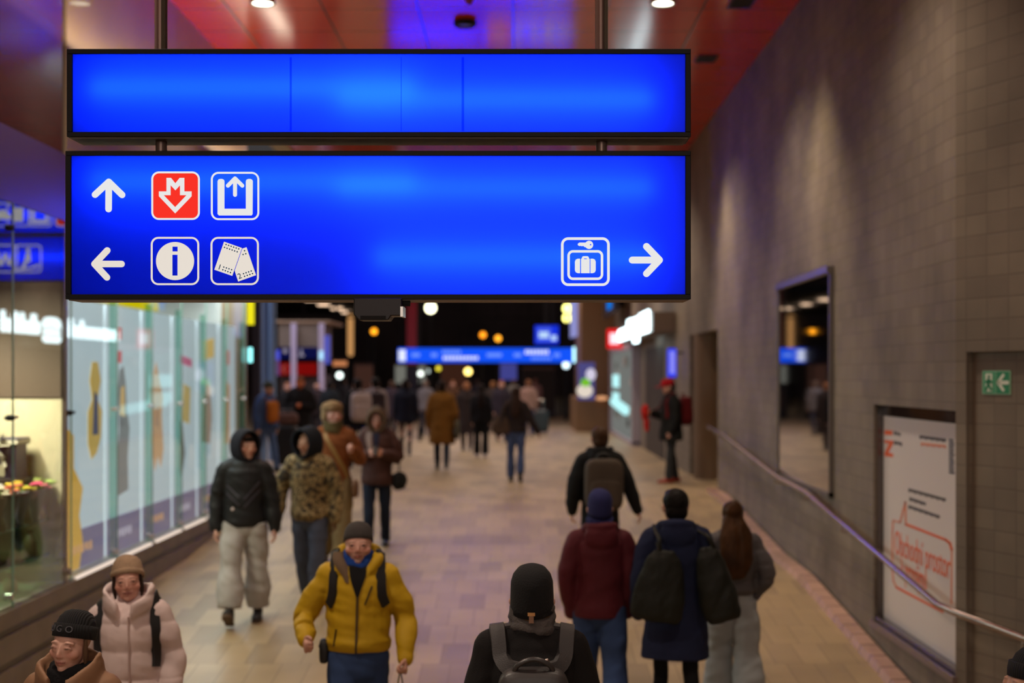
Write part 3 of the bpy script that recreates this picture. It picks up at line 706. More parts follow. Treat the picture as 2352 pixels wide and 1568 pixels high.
# yellow and blue sign boards of the shop behind, seen above the panels
for y0, y1, z0, z1, m, lab in ((14.6, 19.2, 2.72, 3.0, emis('sign_yellow', (250,226,0), .9), 'yellow lit sign band inside the shop above the printed panels'),
                               (16.6, 19.6, 2.86, 3.16, emis('sign_deep_blue', (30,50,190), .9), 'blue lit sign band with dark letters inside the shop above the yellow one')):
    t = thing('shop_sign', lab, 'sign', (-5.2, (y0+y1)/2, z0))
    xs = -4.85 if 'yellow' in lab else -5.1
    MB().box((xs-.12, y0, z0), (xs, y1, z1)).build('light_box', m, t, bevel=.01)
    if 'blue' in lab:
        for k in range(9): MB().box((xs, y0+.2+k*.28, z0+.05), (xs+.01, y0+.34+k*.28, z1-.04)).build('letter', emis('sign_navy', (8,10,60), .6), t)
    for yy in (y0+.3, y1-.3): MB().cyl((xs-.06, yy, z1), (xs-.06, yy, 3.25), .012, n=8).build('hanger', M_chrome, t)
# ---------------- gift display in the near bay: cream end wall, shelves, boxes, flowers
M_cream = mat('display_cream', (218,206,168), .7)
struct(MB().box((-5.4, 12.40, .03), (XL-.03, 12.44, 1.66)).build('wall_display', M_cream))
struct(MB().box((-5.4, 12.38, 1.66), (XL-.03, 12.44, zt_gl)).build('wall_display_upper', mat('display_brown', (92,74,56), .6)))
struct(MB().box((-5.45, 7.0, .03), (-5.4, 12.44, zt_gl)).build('wall_display_back', mat('display_brown', (92,74,56), .6)))
mbs = MB()
for k in range(4): mbs.box((-4.86+k*.17, 12.385, 1.18), (-4.84+k*.17, 12.40, 1.26))
struct(mbs.build('trim_5', mat('slot_shadow_grey', (150,140,112), .7)))
l = bpy.data.lights.new('display_spot', 'SPOT'); l.energy = 210; l.color = (1, .94, .78); l.spot_size = math.radians(105); l.spot_blend = .8; l.shadow_soft_size = .08
o = bpy.data.objects.new('display_spot', l); COL.objects.link(o); o.location = (-4.7, 11.2, 2.5); o.rotation_euler = (math.radians(28), 0, 0)
area('display_fill', (-4.5, 11.4, 2.6), .9, 60, (1, .95, .72), (0, 0, 0), .2)  # unseen area light added to brighten the lower part of the display
M_sg = glass('shelf_glass', (200,226,208), 1.5)
shelf_z = [.48, .98]
for z, lab in ((.30, 'lower glass shelf of the gift display'), (.60, 'middle glass shelf of the gift display')):
    t = thing('glass_shelf', lab, 'shelf', (-4.5, 11.6, z))
    MB().box((-5.38, 10.6, z), (-4.08, 12.36, z+.012)).build('board', M_sg, t)
    MB().box((-4.084, 10.6, z), (-4.07, 12.36, z+.012)).build('edge', M_edge, t)
    for yy in (10.9, 12.2): MB().cyl((-5.399, yy, z-.012), (-4.9, yy, z-.012), .01, n=8).build('bracket', M_chrome, t)
t = thing('ledge', 'dark ledge carrying the gift box in the display', 'shelf', (-4.5, 12.1, .97))
MB().box((-5.38, 11.95, .94), (-4.21, 12.37, .98)).build('board', mat('dark_ledge', (50,42,36), .5), t, bevel=.006)
MB().box((-5.38, 12.3, .88), (-4.3, 12.37, .94)).build('rail', mat('dark_ledge', (50,42,36), .5), t)
# gift box with a bow
g = thing('gift_box', 'navy gift box with cream ribbon bow on the dark ledge', 'gift box', (-4.55, 11.9, .98))
MB().box((-4.75, 12.0, .98), (-4.24, 12.28, 1.26)).build('box', mat('navy_card', (40,40,72), .5), g, bevel=.006)
MB().box((-4.77, 11.98, 1.26), (-4.22, 12.30, 1.32)).build('lid', mat('navy_card', (40,40,72), .5), g, bevel=.006)
M_rib = mat('cream_ribbon', (226,218,190), .4)
MB().box((-4.775, 11.975, 1.272), (-4.215, 12.305, 1.305)).build('ribbon', M_rib, g)
bw = MB()
for a in range(7):
    an = a*2*PI/7; c = Vector((-4.40, 11.955, 1.26)); d = Vector((math.cos(an), 0, math.sin(an)))
    bw.tube([c, c+d*.07+Vector((0,-.03,0)), c+d*.12, c+d*.05+Vector((0,.0,.0))], [(.006,.02),(.006,.024),(.006,.02),(.006,.012)], n=8)
bw.tube([(-4.40,11.955,1.25), (-4.46,11.95,1.14), (-4.5,11.945,1.05)], [(.016,.004)]*3, n=8).tube([(-4.40,11.955,1.25), (-4.34,11.95,1.15), (-4.31,11.945,1.08)], [(.016,.004)]*3, n=8)
bw.build('bow', M_rib, g, smooth=60)
MB().box((-4.40, 11.99, 1.0), (-4.33, 12.0, 1.10)).build('tag', mat('kraft_tag', (206,196,160), .6), g)
# potted orchids and paper cones of flowers
cols = [(236,232,220), (240,206,60), (222,84,120), (186,214,110), (236,236,224), (228,120,90), (244,234,200)]
def bouquet(x, y, z, k, lab):
    t = thing('flower_bunch', lab, 'flowers', (x, y, z))
    cone = MB().lathe([(.02, 0), (.035, .05), (.075, .22), (.085, .27)], c=(x, y, z), n=14)
    cone.build('wrapper', mat(['brown_wrap', 'grey_wrap', 'dark_wrap'][k % 3], [(126,98,78), (156,152,160), (98,88,84)][k % 3], .5), t, smooth=50)
    hd = MB(); rr = random.Random(k)
    for j in range(7):
        px, py, pz = x+rr.uniform(-.08, .08), y+rr.uniform(-.08, .08), z+.28+rr.uniform(0, .07)
        for p in range(5):
            a = p*2*PI/5+rr.random(); hd.ell((px+.022*math.cos(a), py+.022*math.sin(a), pz), (.02, .02, .012), n=8, m=5)
    hd.build('blossom', mat('petal_%d' % (k % 7), cols[k % 7], .6), t, smooth=180)
    lf = MB()
    for j in range(5):
        a = rr.random()*6.28; lf.tube([(x, y, z+.2), (x+.05*math.cos(a), y+.05*math.sin(a), z+.29), (x+.12*math.cos(a), y+.12*math.sin(a), z+.31)], [(.004,.012),(.004,.018),(.002,.004)], n=6)
    lf.build('leaf', mat('leaf_green', (110,150,50), .6), t, smooth=60)
spots = [(-4.36, 11.35, 'white blossoms in brown wrap on the middle glass shelf'), (-4.14, 11.82, 'yellow blossoms in grey wrap on the middle glass shelf before the ledge'), (-4.09, 12.04, 'pink blossoms in dark wrap between the ledge and the pane'), (-4.09, 12.26, 'green blossoms in brown wrap nearest the taupe post'),
         (-4.32, 11.62, 'pale blossoms in grey wrap below the gift box'), (-4.14, 11.56, 'coral blossoms in dark wrap close behind the pane'), (-4.14, 11.28, 'golden blossoms in brown wrap at the near end of the shelf')]
for k, (x, y, lab) in enumerate(spots): bouquet(x, y, .612, k, lab)
# brown truffle bags below
def bag(x, y, z, h, w, rgb, lab, name='gift_bag'):
    t = thing(name, lab, 'gift bag', (x, y, z))
    b = MB().lathe([(w*.6, 0), (w*.62, .02), (w*.55, h*.5), (w*.3, h*.75), (w*.16, h*.8), (w*.5, h)], c=(x, y, z), n=14)
    b.build('bag', mat('bag_%d_%d' % rgb[:2], rgb, .5, bump=(20, .4)), t, smooth=50)
    MB().lathe([(w*.19, -.012), (w*.19, .012)], c=(x, y, z+h*.79), n=12).build('tie', M_rib, t)
for k, (x, y, z, h, w, c, lab) in enumerate(((-4.14, 12.05, .314, .24, .1, (96,78,48), 'ochre gift bag on the lower glass shelf near the pane'), (-4.5, 11.6, .314, .22, .13, (86,86,110), 'slate gift bag on the lower glass shelf'), (-4.75, 11.3, .314, .2, .1, (70,64,60), 'dark gift bag on the lower glass shelf, farthest back'),
        (-4.35, 11.1, .05, .24, .12, (180,172,150), 'cream gift bag standing on the deck behind the glass'), (-4.6, 11.3, .05, .2, .1, (150,120,80), 'tan gift bag on the deck beside the cream one'), (-4.25, 11.9, .05, .16, .1, (196,182,160), 'small pale gift bag on the deck near the post'))):
    bag(x, y, z, h, w, c, lab)
# ================================================================ far lobby
def lamp_ball(px, py, d, r, rgb, s, name, lab):
    x, y, z = P(px, py, d)
    t = thing(name, lab, 'lamp', (x, y, z))
    MB().ell((x, y, z), r, n=20, m=12).build('globe', emis('globe_%d_%d' % rgb[:2], rgb, s), t, smooth=180)
    MB().cyl((x, y, 0), (x, y, z-r*.9), .045, n=8).build('post', M_black, t)
    return t
for px, py, r, rgb, s, lab in ((989, 707, .22, (255,250,205), 5, 'large pale yellow globe lamp beside the red column'), (859, 761, .13, (255,160,30), 2.5, 'orange globe lamp under the sensor box'),
        (1109, 769, .13, (255,150,30), 2.3, 'orange globe lamp above the blue band sign, the higher of a pair'), (1144, 777, .13, (255,165,40), 2.3, 'orange globe lamp above the blue band sign, the lower of a pair'),
        (1303, 708, .19, (255,246,130), 4, 'upper yellow globe lamp beside the lilac banner'), (1303, 730, .19, (255,246,150), 4, 'lower yellow globe lamp beside the lilac banner'),
        (1075, 853, .15, (255,220,120), 4, 'yellow globe lamp below the blue band sign'), (966, 858, .11, (235,245,235), 3, 'white globe lamp below the band sign near its end'), (983, 852, .09, (190,205,200), 1.6, 'dim white globe lamp beside the brighter one'),
        (1007, 846, .10, (230,210,60), 1.8, 'small yellow globe lamp below the band sign'), (780, 862, .13, (240,255,250), 3, 'white globe lamp over the crowd beside the kiosk'), (1300, 838, .14, (215,240,250), 2.5, 'bluish globe lamp under the bright end of the band sign')):
    lamp_ball(px, py, {730: 61.5, 838: 57.5, 852: 63, 846: 62}.get(py, 60), r, rgb, s, 'globe_lamp', lab)
# band sign
b = thing('band_sign', 'long blue illuminated band sign across the far end of the hall', 'sign', P(1120, 833, 54))
x0, x1 = PX(914, 54), PX(1318, 54); z0, z1 = PZ(832, 54), PZ(799, 54)
MB().box((x0, 54, z0), (x1, 54.25, z1)).build('light_box', emis('band_blue', (20,84,250), 1.0), b, bevel=.02)
def bandbits(a, c, y0, y1, m, n=1):
    for k in range(n):
        u0 = a+(c-a)*k/n; u1 = a+(c-a)*(k+.72)/n
        MB().box((PX(u0, 54), 53.97, PZ(y1, 54)), (PX(u1, 54), 54, PZ(y0, 54))).build('lettering', m, b)
M_bw = emis('band_white', (225,232,255), 1.1); M_bl = emis('band_pale', (110,150,255), 1.0)
bandbits(916, 938, 803, 829, M_bw); bandbits(945, 972, 811, 819, M_bl); bandbits(990, 1010, 811, 819, M_bl)
bandbits(1016, 1060, 804, 813, M_bl, 6); bandbits(1018, 1100, 818, 826, M_bw, 10); bandbits(1118, 1166, 811, 819, M_bl); bandbits(1180, 1204, 811, 819, M_bl); bandbits(1206, 1262, 804, 813, M_bw, 7); bandbits(1220, 1268, 819, 826, M_bl, 6); bandbits(1272, 1292, 811, 819, M_bl)
MB().box((PX(1316, 54), 53.9, PZ(832, 54)), (PX(1333, 54), 54.25, PZ(797, 54))).build('end_light', emis('band_end', (190,250,255), 2.2), b)
for px in (960, 1270): MB().box((PX(px, 54)-.06, 54.05, z1), (PX(px, 54)+.06, 54.2, ZT)).build('hanger', M_black, b)
# blue monitor
t = thing('monitor', 'small blue glowing screen hung above the band sign', 'screen', P(1255, 790, 52))
MB().box((PX(1228, 52), 52, PZ(790, 52)), (PX(1283, 52), 52.12, PZ(747, 52))).build('screen', emis('monitor_blue', (24,52,232), .9), t, bevel=.02)
MB().box((PX(1234, 52), 51.97, PZ(784, 52)), (PX(1266, 52), 52, PZ(752, 52))).build('picture', emis('monitor_mid', (72,96,240), .9), t)
MB().box((PX(1238, 52), 51.95, PZ(776, 52)), (PX(1260, 52), 51.97, PZ(762, 52))).build('picture', emis('monitor_pale', (190,220,255), 1), t)
MB().box((PX(1266, 52), 51.96, PZ(782, 52)), (PX(1278, 52), 52, PZ(770, 52))).build('picture', emis('monitor_pale', (190,220,255), 1), t)
MB().box((PX(1250, 52), 52.02, PZ(747, 52)), (PX(1258, 52), 52.1, ZT)).build('hanger', M_black, t)
# lilac banner, yellow totem, lit poster, kiosk wall
t = thing('banner', 'pale lilac vertical light banner beside the yellow lamps', 'sign', P(1322, 785, 50))
MB().prism([(PX(1310, 50), PZ(776, 50)), (PX(1334, 50), PZ(770, 50)), (PX(1332, 50), PZ(600, 50)), (PX(1310, 50), PZ(600, 50))], 'y', 50, 50.3).build('light_box', emis('banner_lilac', (158,160,226), .8), t)
MB().box((PX(1328, 50), 49.97, PZ(720, 50)), (PX(1332, 50), 50.0, PZ(690, 50))).build('picture', emis('banner_pink', (220,120,130), .7), t)
t = thing('totem_sign', 'yellow glowing rounded sign beside the band sign', 'sign', P(1345, 845, 48))
MB().tube([P(1341, 838, 48), P(1343, 815, 48), P(1347, 793, 48)], [.1, .12, .13], n=14).build('light_body', emis('totem_yellow', (255,200,0), 1.0), t, smooth=60)
t = thing('lit_poster', 'bright poster box with green and white picture at the far kiosk', 'poster', P(1347, 915, 46))
MB().box((PX(1328, 46), 46, PZ(918, 46)), (PX(1366, 46), 46.2, PZ(832, 46))).build('light_box', emis('poster_lilac', (96,92,160), .6), t)
MB().ell(P(1343, 897, 45.95), (.26, .03, .22)).build('picture', emis('poster_cream', (236,222,206), .9), t)
MB().ell(P(1345, 878, 45.93), (.16, .03, .14)).build('picture', emis('poster_green', (130,210,50), .8), t)
MB().ell(P(1357, 860, 45.93), (.16, .03, .2)).build('picture', emis('poster_white', (222,214,236), .9), t)
kx0 = PX(1322, 47)
struct(MB().box((kx0, 46.8, 0), (XR, 52, 1.12)).build('wall_kiosk', mat('kiosk_brown', (132,100,66), .6)))
struct(MB().box((PX(1335, 47), 47.2, 1.12), (XR, 52, ZT)).build('wall_kiosk_upper', mat('kiosk_brown', (132,100,66), .6)))
t = thing('counter_light', 'small orange glow on the kiosk counter', 'lamp', P(1382, 915, 46.6))
MB().ell(P(1382, 914, 46.7), (.2, .12, .07)).build('shade', emis('counter_orange', (250,180,130), .8), t, smooth=180)
# shop doorway with bright interior on the concrete wall
t = thing('shop_window', 'greenish lit shop window with cyan neon strip in the concrete wall', 'shop window', (XR, 42, 0))
y0, y1 = 38.2, 47
def wq(px, py, x=2.98): d = x*F/(px-CX); return d, PZ(py, d)
zz0, zz1 = .05, 2.55
MB().box((2.98, 37.2, 0), (XR, 46.6, zz0+.06)).box((2.98, 37.2, zz1), (XR, 46.6, zz1+.16)).box((2.98, 37.2, zz0), (XR, 37.4, zz1)).box((2.98, 46.4, zz0), (XR, 46.6, zz1)).build('frame', mat('pale_frame', (168,158,170), .5), t)
MB().box((3.06, 37.4, zz0), (3.1, 46.4, zz1)).build('lit_interior', emis('interior_grey', (120,122,118), .85), t)
for py0, py1, a, c in ((860, 890, 1408, 1421), (900, 925, 1408, 1421)):
    d0, za = wq(a, py0); d1, zb = wq(c, py1)
    MB().box((2.96, d1, zb), (3.0, d0, za)).build('neon_strip', emis('neon_cyan', (190,250,252), 1.05), t, bevel=.01)
MB().prism([(-a[0], a[1]) for a in (wq(1408, 922), wq(1420, 918), wq(1440, 938), wq(1432, 944))], 'y', 0, .05) if False else None
d0, za = wq(1412, 922); d1, zb = wq(1438, 942)
MB().tube([(2.97, d0, za), (2.97, d1, zb)], [.14, .14], n=10).build('neon_strip', emis('neon_cyan', (190,250,252), 1.05), t, smooth=60)
rr = random.Random(5)
for k in range(14):
    y = 38+rr.random()*8; z = .3+rr.random()*1.9; MB().box((3.02, y, z), (3.06, y+.3+rr.random()*.6, z+.1+rr.random()*.2)).build('goods', mat('goods_%d' % (k % 4), [(180,180,176), (120,130,124), (160,150,140), (90,96,96)][k % 4], .6), t)
# blue vertical sign, on a bracket out from the wall
t = thing('blade_sign', 'upright narrow blue light sign projecting from the concrete wall', 'sign', P(1544, 865, 27.5))
MB().box((PX(1534, 27.5), 27.5, PZ(866, 27.5)), (PX(1554, 27.5), 27.62, PZ(800, 27.5))).build('light_box', emis('blade_blue', (40,60,245), .95), t, bevel=.02)
MB().box((PX(1538, 27.5), 27.48, PZ(858, 27.5)), (PX(1550, 27.5), 27.5, PZ(806, 27.5))).build('picture', emis('blade_pale', (140,140,250), .95), t)
MB().box((PX(1554, 27.5), 27.53, PZ(812, 27.5)), (XR+.01, 27.58, PZ(808, 27.5))).build('bracket', M_black, t)
# flat dark sheet painting a wall recess's shade by the shop window, screen above the logo
struct(MB().box((XR-.015, 31.2, 0), (XR+.01, 35.6, 2.5)).build('niche_shade', mat('niche_shade_brown', (58,46,36), .7)))
t = thing('wall_screen', 'dark tilted screen showing blue above the shop lettering', 'screen', P(1410, 700, 44))
MB().box((2.7, 40, 3.65), (2.82, 45, 4.5)).build('screen', mat('screen_dark', (40,36,52), .3), t)
MB().box((2.66, 41.0, 3.8), (2.7, 42.6, 4.4)).build('picture', emis('screen_blue', (10,120,230), .9), t)
MB().box((2.82, 42.4, 3.9), (XR, 42.6, 4.1)).build('bracket', M_black, t)
# lobby: blue steel columns, kiosk, red column, pendant tube, soffit lamps
M_steel = mat('blue_steel', (126,156,200), .4, 0)
c = MB().cyl((PX(605, 31), 31, 0), (PX(605, 31), 31, ZT), .085).cyl((PX(625, 31), 31, 0), (PX(625, 31), 31, ZT), .085)
struct(c.build('column_1', M_steel, smooth=40))
struct(MB().box((PX(580, 29), 29, 0), (PX(597, 29), 29.2, ZT)).build('column_2', mat('dark_column', (34,26,40), .5)))
struct(MB().box((PX(934, 60), 60, 2.3), (PX(957, 60), 60.6, ZT)).build('column_3', mat('red_column', (190,26,48), .4)))
struct(MB().box((PX(932, 60), 60, 0), (PX(959, 60), 60.6, 2.3)).build('column_4', mat('dark_column', (34,26,40), .5)))
for i, (px, py, d) in enumerate(((710, 692, 92), (743, 699, 98), (774, 706, 104), (797, 711, 110))):
    x = PX(px, d); lab = ['first', 'second', 'third', 'fourth'][i]+' warm round lamp in the dark outdoor canopy, counted towards the sensor box'; zc = ZC+5.07
    t = thing('canopy_light', lab, 'ceiling light', (x, d, zc), 0, 'lamps in the dark outdoor canopy')
    MB().lathe([(.001, -.24), (.42, -.24), (.44, -.05)], c=(x, d, zc), n=24, closed=False).build('lens', emis('soffit_glow', (255,214,178), 1.7), t)
    MB().lathe([(.45, 0), (.48, -.10), (.44, -.12)], c=(x, d, zc), n=24, closed=False).build('ring', M_chrome, t, smooth=40)
t = thing('light_column', 'tall upright orange light column under the canopy lamps', 'lamp', P(805, 815, 86))
MB().tube([P(805, 812, 86), P(805, 722, 86)], [.17, .17], n=14, spline=0).build('tube', emis('tube_orange', (206,150,92), .9), t, smooth=60)
MB().cyl((PX(805, 86), 86, 0), P(805, 812, 86), .08, n=10).build('post', M_black, t)
MB().cyl(P(805, 722, 86), P(805, 715, 86), .2, n=12).build('cap', M_black, t)
k = thing('ticket_kiosk', 'beige kiosk with white posts, navy pictogram band and red band', 'kiosk', P(700, 880, 44))
zf = 0
MB().box((PX(640, 44), 44, PZ(820, 44)), (PX(732, 44), 47, PZ(742, 44))).build('body', mat('kiosk_beige', (120,104,90), .6), k)
MB().box((PX(636, 44), 43.9, PZ(742, 44)), (PX(760, 44), 47.1, PZ(736, 44))).build('roof', mat('kiosk_roof', (150,120,92), .5), k, bevel=.02)
nb = MB().box((PX(640, 44), 43.92, PZ(823, 44)), (PX(730, 44), 44, PZ(797, 44))).build('pictogram_band', emis('band_navy', (18,22,84), .55), k)
put('pictogram', flat_mesh('pictogram', [circ(PX(655, 43.9), PZ(806, 43.9), .07), ], .02), emis('kiosk_pale', (190,180,200), .5), nb, (0, 43.9, 0))
put('pictogram', strokes_mesh('pictogram', [((PX(692, 43.9), PZ(803, 43.9)), (PX(692, 43.9), PZ(816, 43.9))), ((PX(688, 43.9), PZ(816, 43.9)), (PX(697, 43.9), PZ(816, 43.9)))], .06, .02), emis('kiosk_pale', (190,180,200), .5), nb, (0, 43.9, 0))
rb = MB().box((PX(640, 44), 43.92, PZ(861, 44)), (PX(728, 44), 44, PZ(833, 44))).build('red_band', emis('kiosk_red', (138,14,12), .7), k)
put('arrow', strokes_mesh('arrow', [((PX(648, 43.9), PZ(847, 43.9)), (PX(656, 43.9), PZ(839, 43.9))), ((PX(648, 43.9), PZ(847, 43.9)), (PX(656, 43.9), PZ(855, 43.9)))], .06, .02), emis('kiosk_rose', (190,90,80), .5), rb, (0, 43.9, 0))
for px in (674, 738): MB().box((PX(px-6, 43.6), 43.6, 0), (PX(px+6, 43.6), 43.8, PZ(742, 43.6))).build('post', mat('lilac_post', (190,176,206), .4), k)
MB().box((PX(640, 44), 44.2, 0), (PX(732, 44), 46.9, PZ(861, 44))).build('counter', mat('kiosk_dark', (60,44,40), .6), k)
MB().box((PX(742, 43.6), 43.65, PZ(835, 43.6)), (PX(756, 43.6), 43.8, PZ(770, 43.6))).build('screen', emis('kiosk_screen', (96,100,210), .7), k)
MB().box((PX(733, 43.5), 43.52, PZ(826, 43.5)), (PX(741, 43.5), 43.6, PZ(806, 43.5))).build('lamp', emis('kiosk_lamp', (170,220,250), 1.3), k)
t = thing('purple_sign', 'violet lit panel beside the blue steel columns', 'sign', P(632, 860, 40))
MB().box((PX(622, 40), 40, PZ(862, 40)), (PX(640, 40), 40.2, PZ(826, 40))).build('lower_panel', emis('panel_violet', (110,74,130), .6), t)
MB().box((PX(622, 40), 40, PZ(826, 40)), (PX(640, 40), 40.2, PZ(804, 40))).build('upper_panel', emis('panel_blue', (84,90,230), .8), t)
MB().cyl((PX(631, 40.1), 40.1, 0), (PX(631, 40.1), 40.1, PZ(862, 40)), .05, n=10).build('post', M_black, t)
# yellow and blue flag sign at the end of the storefront, and a small cyan lamp
t = thing('flag_sign', 'narrow upright sign of yellow and blue at the end of the storefront', 'sign', P(574, 745, 20.9))
MB().box((PX(567, 20.9), 20.9, PZ(745, 20.9)), (PX(581, 20.9), 21.0, PZ(600, 20.9))).build('yellow_panel', emis('flag_yellow', (250,236,30), .95), t)
MB().box((PX(556, 20.9), 20.9, PZ(745, 20.9)), (PX(567, 20.9), 21.0, PZ(600, 20.9))).build('blue_panel', emis('flag_blue', (10,70,130), .8), t)
t = thing('wall_lamp', 'slim cyan lamp on the dark column at the end of the storefront', 'lamp', P(575, 820, 20.85))
MB().box((PX(571, 20.85), 20.8, PZ(832, 20.85)), (PX(580, 20.85), 20.86, PZ(798, 20.85))).build('lens', emis('lamp_cyan', (150,250,250), 1.8), t, bevel=.01)
# dim shop fronts in the far background
bgs = [((1146,832,1190,872), (84,86,176), .55, 'blue lit shop front far behind the crowd'), ((905,836,980,880), (150,150,140), .5, 'pale lit shop front far behind the navy coat'), ((1010,835,1080,890), (60,34,24), .8, 'dark red shop front far behind the mustard coat'),
       ((762,826,800,840), (220,140,90), .8, 'orange lit counter far behind the kiosk'), ((812,836,860,900), (70,44,36), .7, 'brown lit front far behind the tall hat'), ((1200,845,1275,940), (26,18,16), .6, 'dark passage front behind the suitcase')]
for (a, b_, c_, e), rgb, s, lab in bgs:
    t = thing('far_shop', lab, 'shop', P((a+c_)/2, e, 62))
    MB().box((PX(a, 62), 62, 0), (PX(c_, 62), 62.5, PZ(b_, 62))).build('facade', mat('facade_dark', (40,32,32), .6), t)
    MB().box((PX(a+3, 62), 61.95, PZ(e, 62)), (PX(c_-3, 62), 62, PZ(b_+3, 62))).build('lit_window', emis('front_%d_%d' % rgb[:2], rgb, s), t)
    MB().box((PX(a, 62), 61.9, PZ(b_+3, 62)), (PX(c_, 62), 62.0, PZ(b_-2, 62))).build('fascia', mat('facade_trim', (90,60,50), .6), t)
# fill lights: two unseen area lights added to brighten the far lobby
area('lobby_fill', (-1, 46, ZT-.1), 4, 300, (1, .8, .68), (0,0,0), 24)
area('lobby_side_fill', (-8, 36, ZT), 3, 700, (.86, .86, 1), (0,0,0), 18)
area('rear_fill', (0, -8, 4.2), 7, 210, (1, .90, .78), (math.radians(82), 0, 0), 3)  # added front fill from behind the camera, for faces and sign frames
area('ceiling_fill', (-3.75, 12, ZT-1.3), .3, 115, (1, .82, .62), (math.radians(180), math.radians(-22), 0), 22)  # added upward fill that lifts the red ceiling, no fitting there
# ================================================================ world, camera, view
W = bpy.data.worlds.new('night'); SC.world = W; W.use_nodes = True
W.node_tree.nodes['Background'].inputs['Color'].default_value = (.55, .5, .52, 1); W.node_tree.nodes['Background'].inputs['Strength'].default_value = .08
cam = bpy.data.cameras.new('camera'); co = bpy.data.objects.new('camera', cam); COL.objects.link(co); SC.camera = co
co.location = (0, 0, ZC); co.rotation_euler = (PI/2, 0, 0)
cam.lens = 50; cam.sensor_width = 36; cam.shift_x = -(CX-1176)/2352; cam.shift_y = (CY-784)/2352
cam.clip_start = .05; cam.clip_end = 300
cam.dof.use_dof = True; cam.dof.focus_distance = YS; cam.dof.aperture_fstop = 1.75
SC.view_settings.view_transform = 'Standard'; SC.view_settings.look = 'None'; SC.view_settings.gamma = 1; SC.view_settings.use_curve_mapping = False
SC.view_settings.exposure = 0
cy = SC.cycles; cy.use_denoising = True
try: cy.denoiser = 'OPENIMAGEDENOISE'
except Exception: pass
cy.max_bounces = 7; cy.diffuse_bounces = 3; cy.glossy_bounces = 4; cy.transmission_bounces = 4; cy.transparent_max_bounces = 10; cy.sample_clamp_indirect = 6; cy.caustics_reflective = False; cy.caustics_refractive = False
# ================================================================ people
DG = None
def remesh(mb, name, voxel, smooth=3, fac=.5):
    me = mb.mesh('tmp_src'); o = bpy.data.objects.new('tmp_src', me); COL.objects.link(o)
    r = o.modifiers.new('r', 'REMESH'); r.mode = 'VOXEL'; r.voxel_size = voxel; r.use_smooth_shade = True
    if smooth: s = o.modifiers.new('s', 'SMOOTH'); s.iterations = smooth; s.factor = fac
    dg = bpy.context.evaluated_depsgraph_get()
    out = bpy.data.meshes.new_from_object(o.evaluated_get(dg)); out.name = name
    bpy.data.objects.remove(o); bpy.data.meshes.remove(me)
    out.materials.clear(); out.shade_smooth()
    return out
def coords(me):
    a = np.empty(len(me.vertices)*3, np.float32); me.vertices.foreach_get('co', a); return a.reshape(-1, 3)
def normals(me):
    a = np.empty(len(me.vertices)*3, np.float32); me.vertices.foreach_get('normal', a); return a.reshape(-1, 3)
def setco(me, c): me.vertices.foreach_set('co', c.astype(np.float32).ravel()); me.update()
def wrinkle(me, amp, fx=5, fz=9, seed=0.0, mask=None):
    c = coords(me); n = normals(me)
    d = np.empty(len(c), np.float32)
    for i, p in enumerate(c):
        q = Vector((p[0]*fx+seed, p[1]*fx, p[2]*fz+p[0]*fx*.6))
        v = noise.noise(q)+.5*noise.noise(q*2.1)
        d[i] = 1-2*abs(v) if False else v
    if mask is not None: d *= mask(c)
    setco(me, c+n*(d*amp)[:, None])
def puff(me, amp, pitch, z0=0, axes=None, tilt=0.0):
    """horizontal quilting: swelling between stitched seams"""
    c = coords(me); n = normals(me)
    ph = (c[:, 2]-z0+tilt*np.abs(c[:, 0]))/pitch
    d = np.abs(np.sin(ph*PI))**.55-.75
    setco(me, c+n*(d*amp)[:, None])
def colour_attr(me, fn):
    c = coords(me); col = fn(c); a = me.color_attributes.new('tint', 'FLOAT_COLOR', 'POINT')
    rgba = np.ones((len(c), 4), np.float32); rgba[:, :3] = col; a.data.foreach_set('color', rgba.ravel())
def lin(rgb): return np.array(srgb(rgb), np.float32)
def bvh_of(me): 
    return BVHTree.FromPolygons([v.co.copy() for v in me.vertices], [tuple(p.vertices) for p in me.polygons])
def cast(b, spec, off):
    k = spec[0]
    if k == 'f': o, d = Vector((spec[1], -2, spec[2])), Vector((0, 1, 0))
    elif k == 'b': o, d = Vector((spec[1], 2, spec[2])), Vector((0, -1, 0))
    elif k == 't': o, d = Vector((spec[1], spec[2], 3)), Vector((0, 0, -1))
    elif k == 'l': o, d = Vector((2, spec[1], spec[2])), Vector((-1, 0, 0))
    elif k == 'r': o, d = Vector((-2, spec[1], spec[2])), Vector((1, 0, 0))
    h = b.ray_cast(o, d)
    if h[0] is None: return None
    n = h[1] if h[1].dot(d) < 0 else -h[1]
    return h[0]+n*off, n
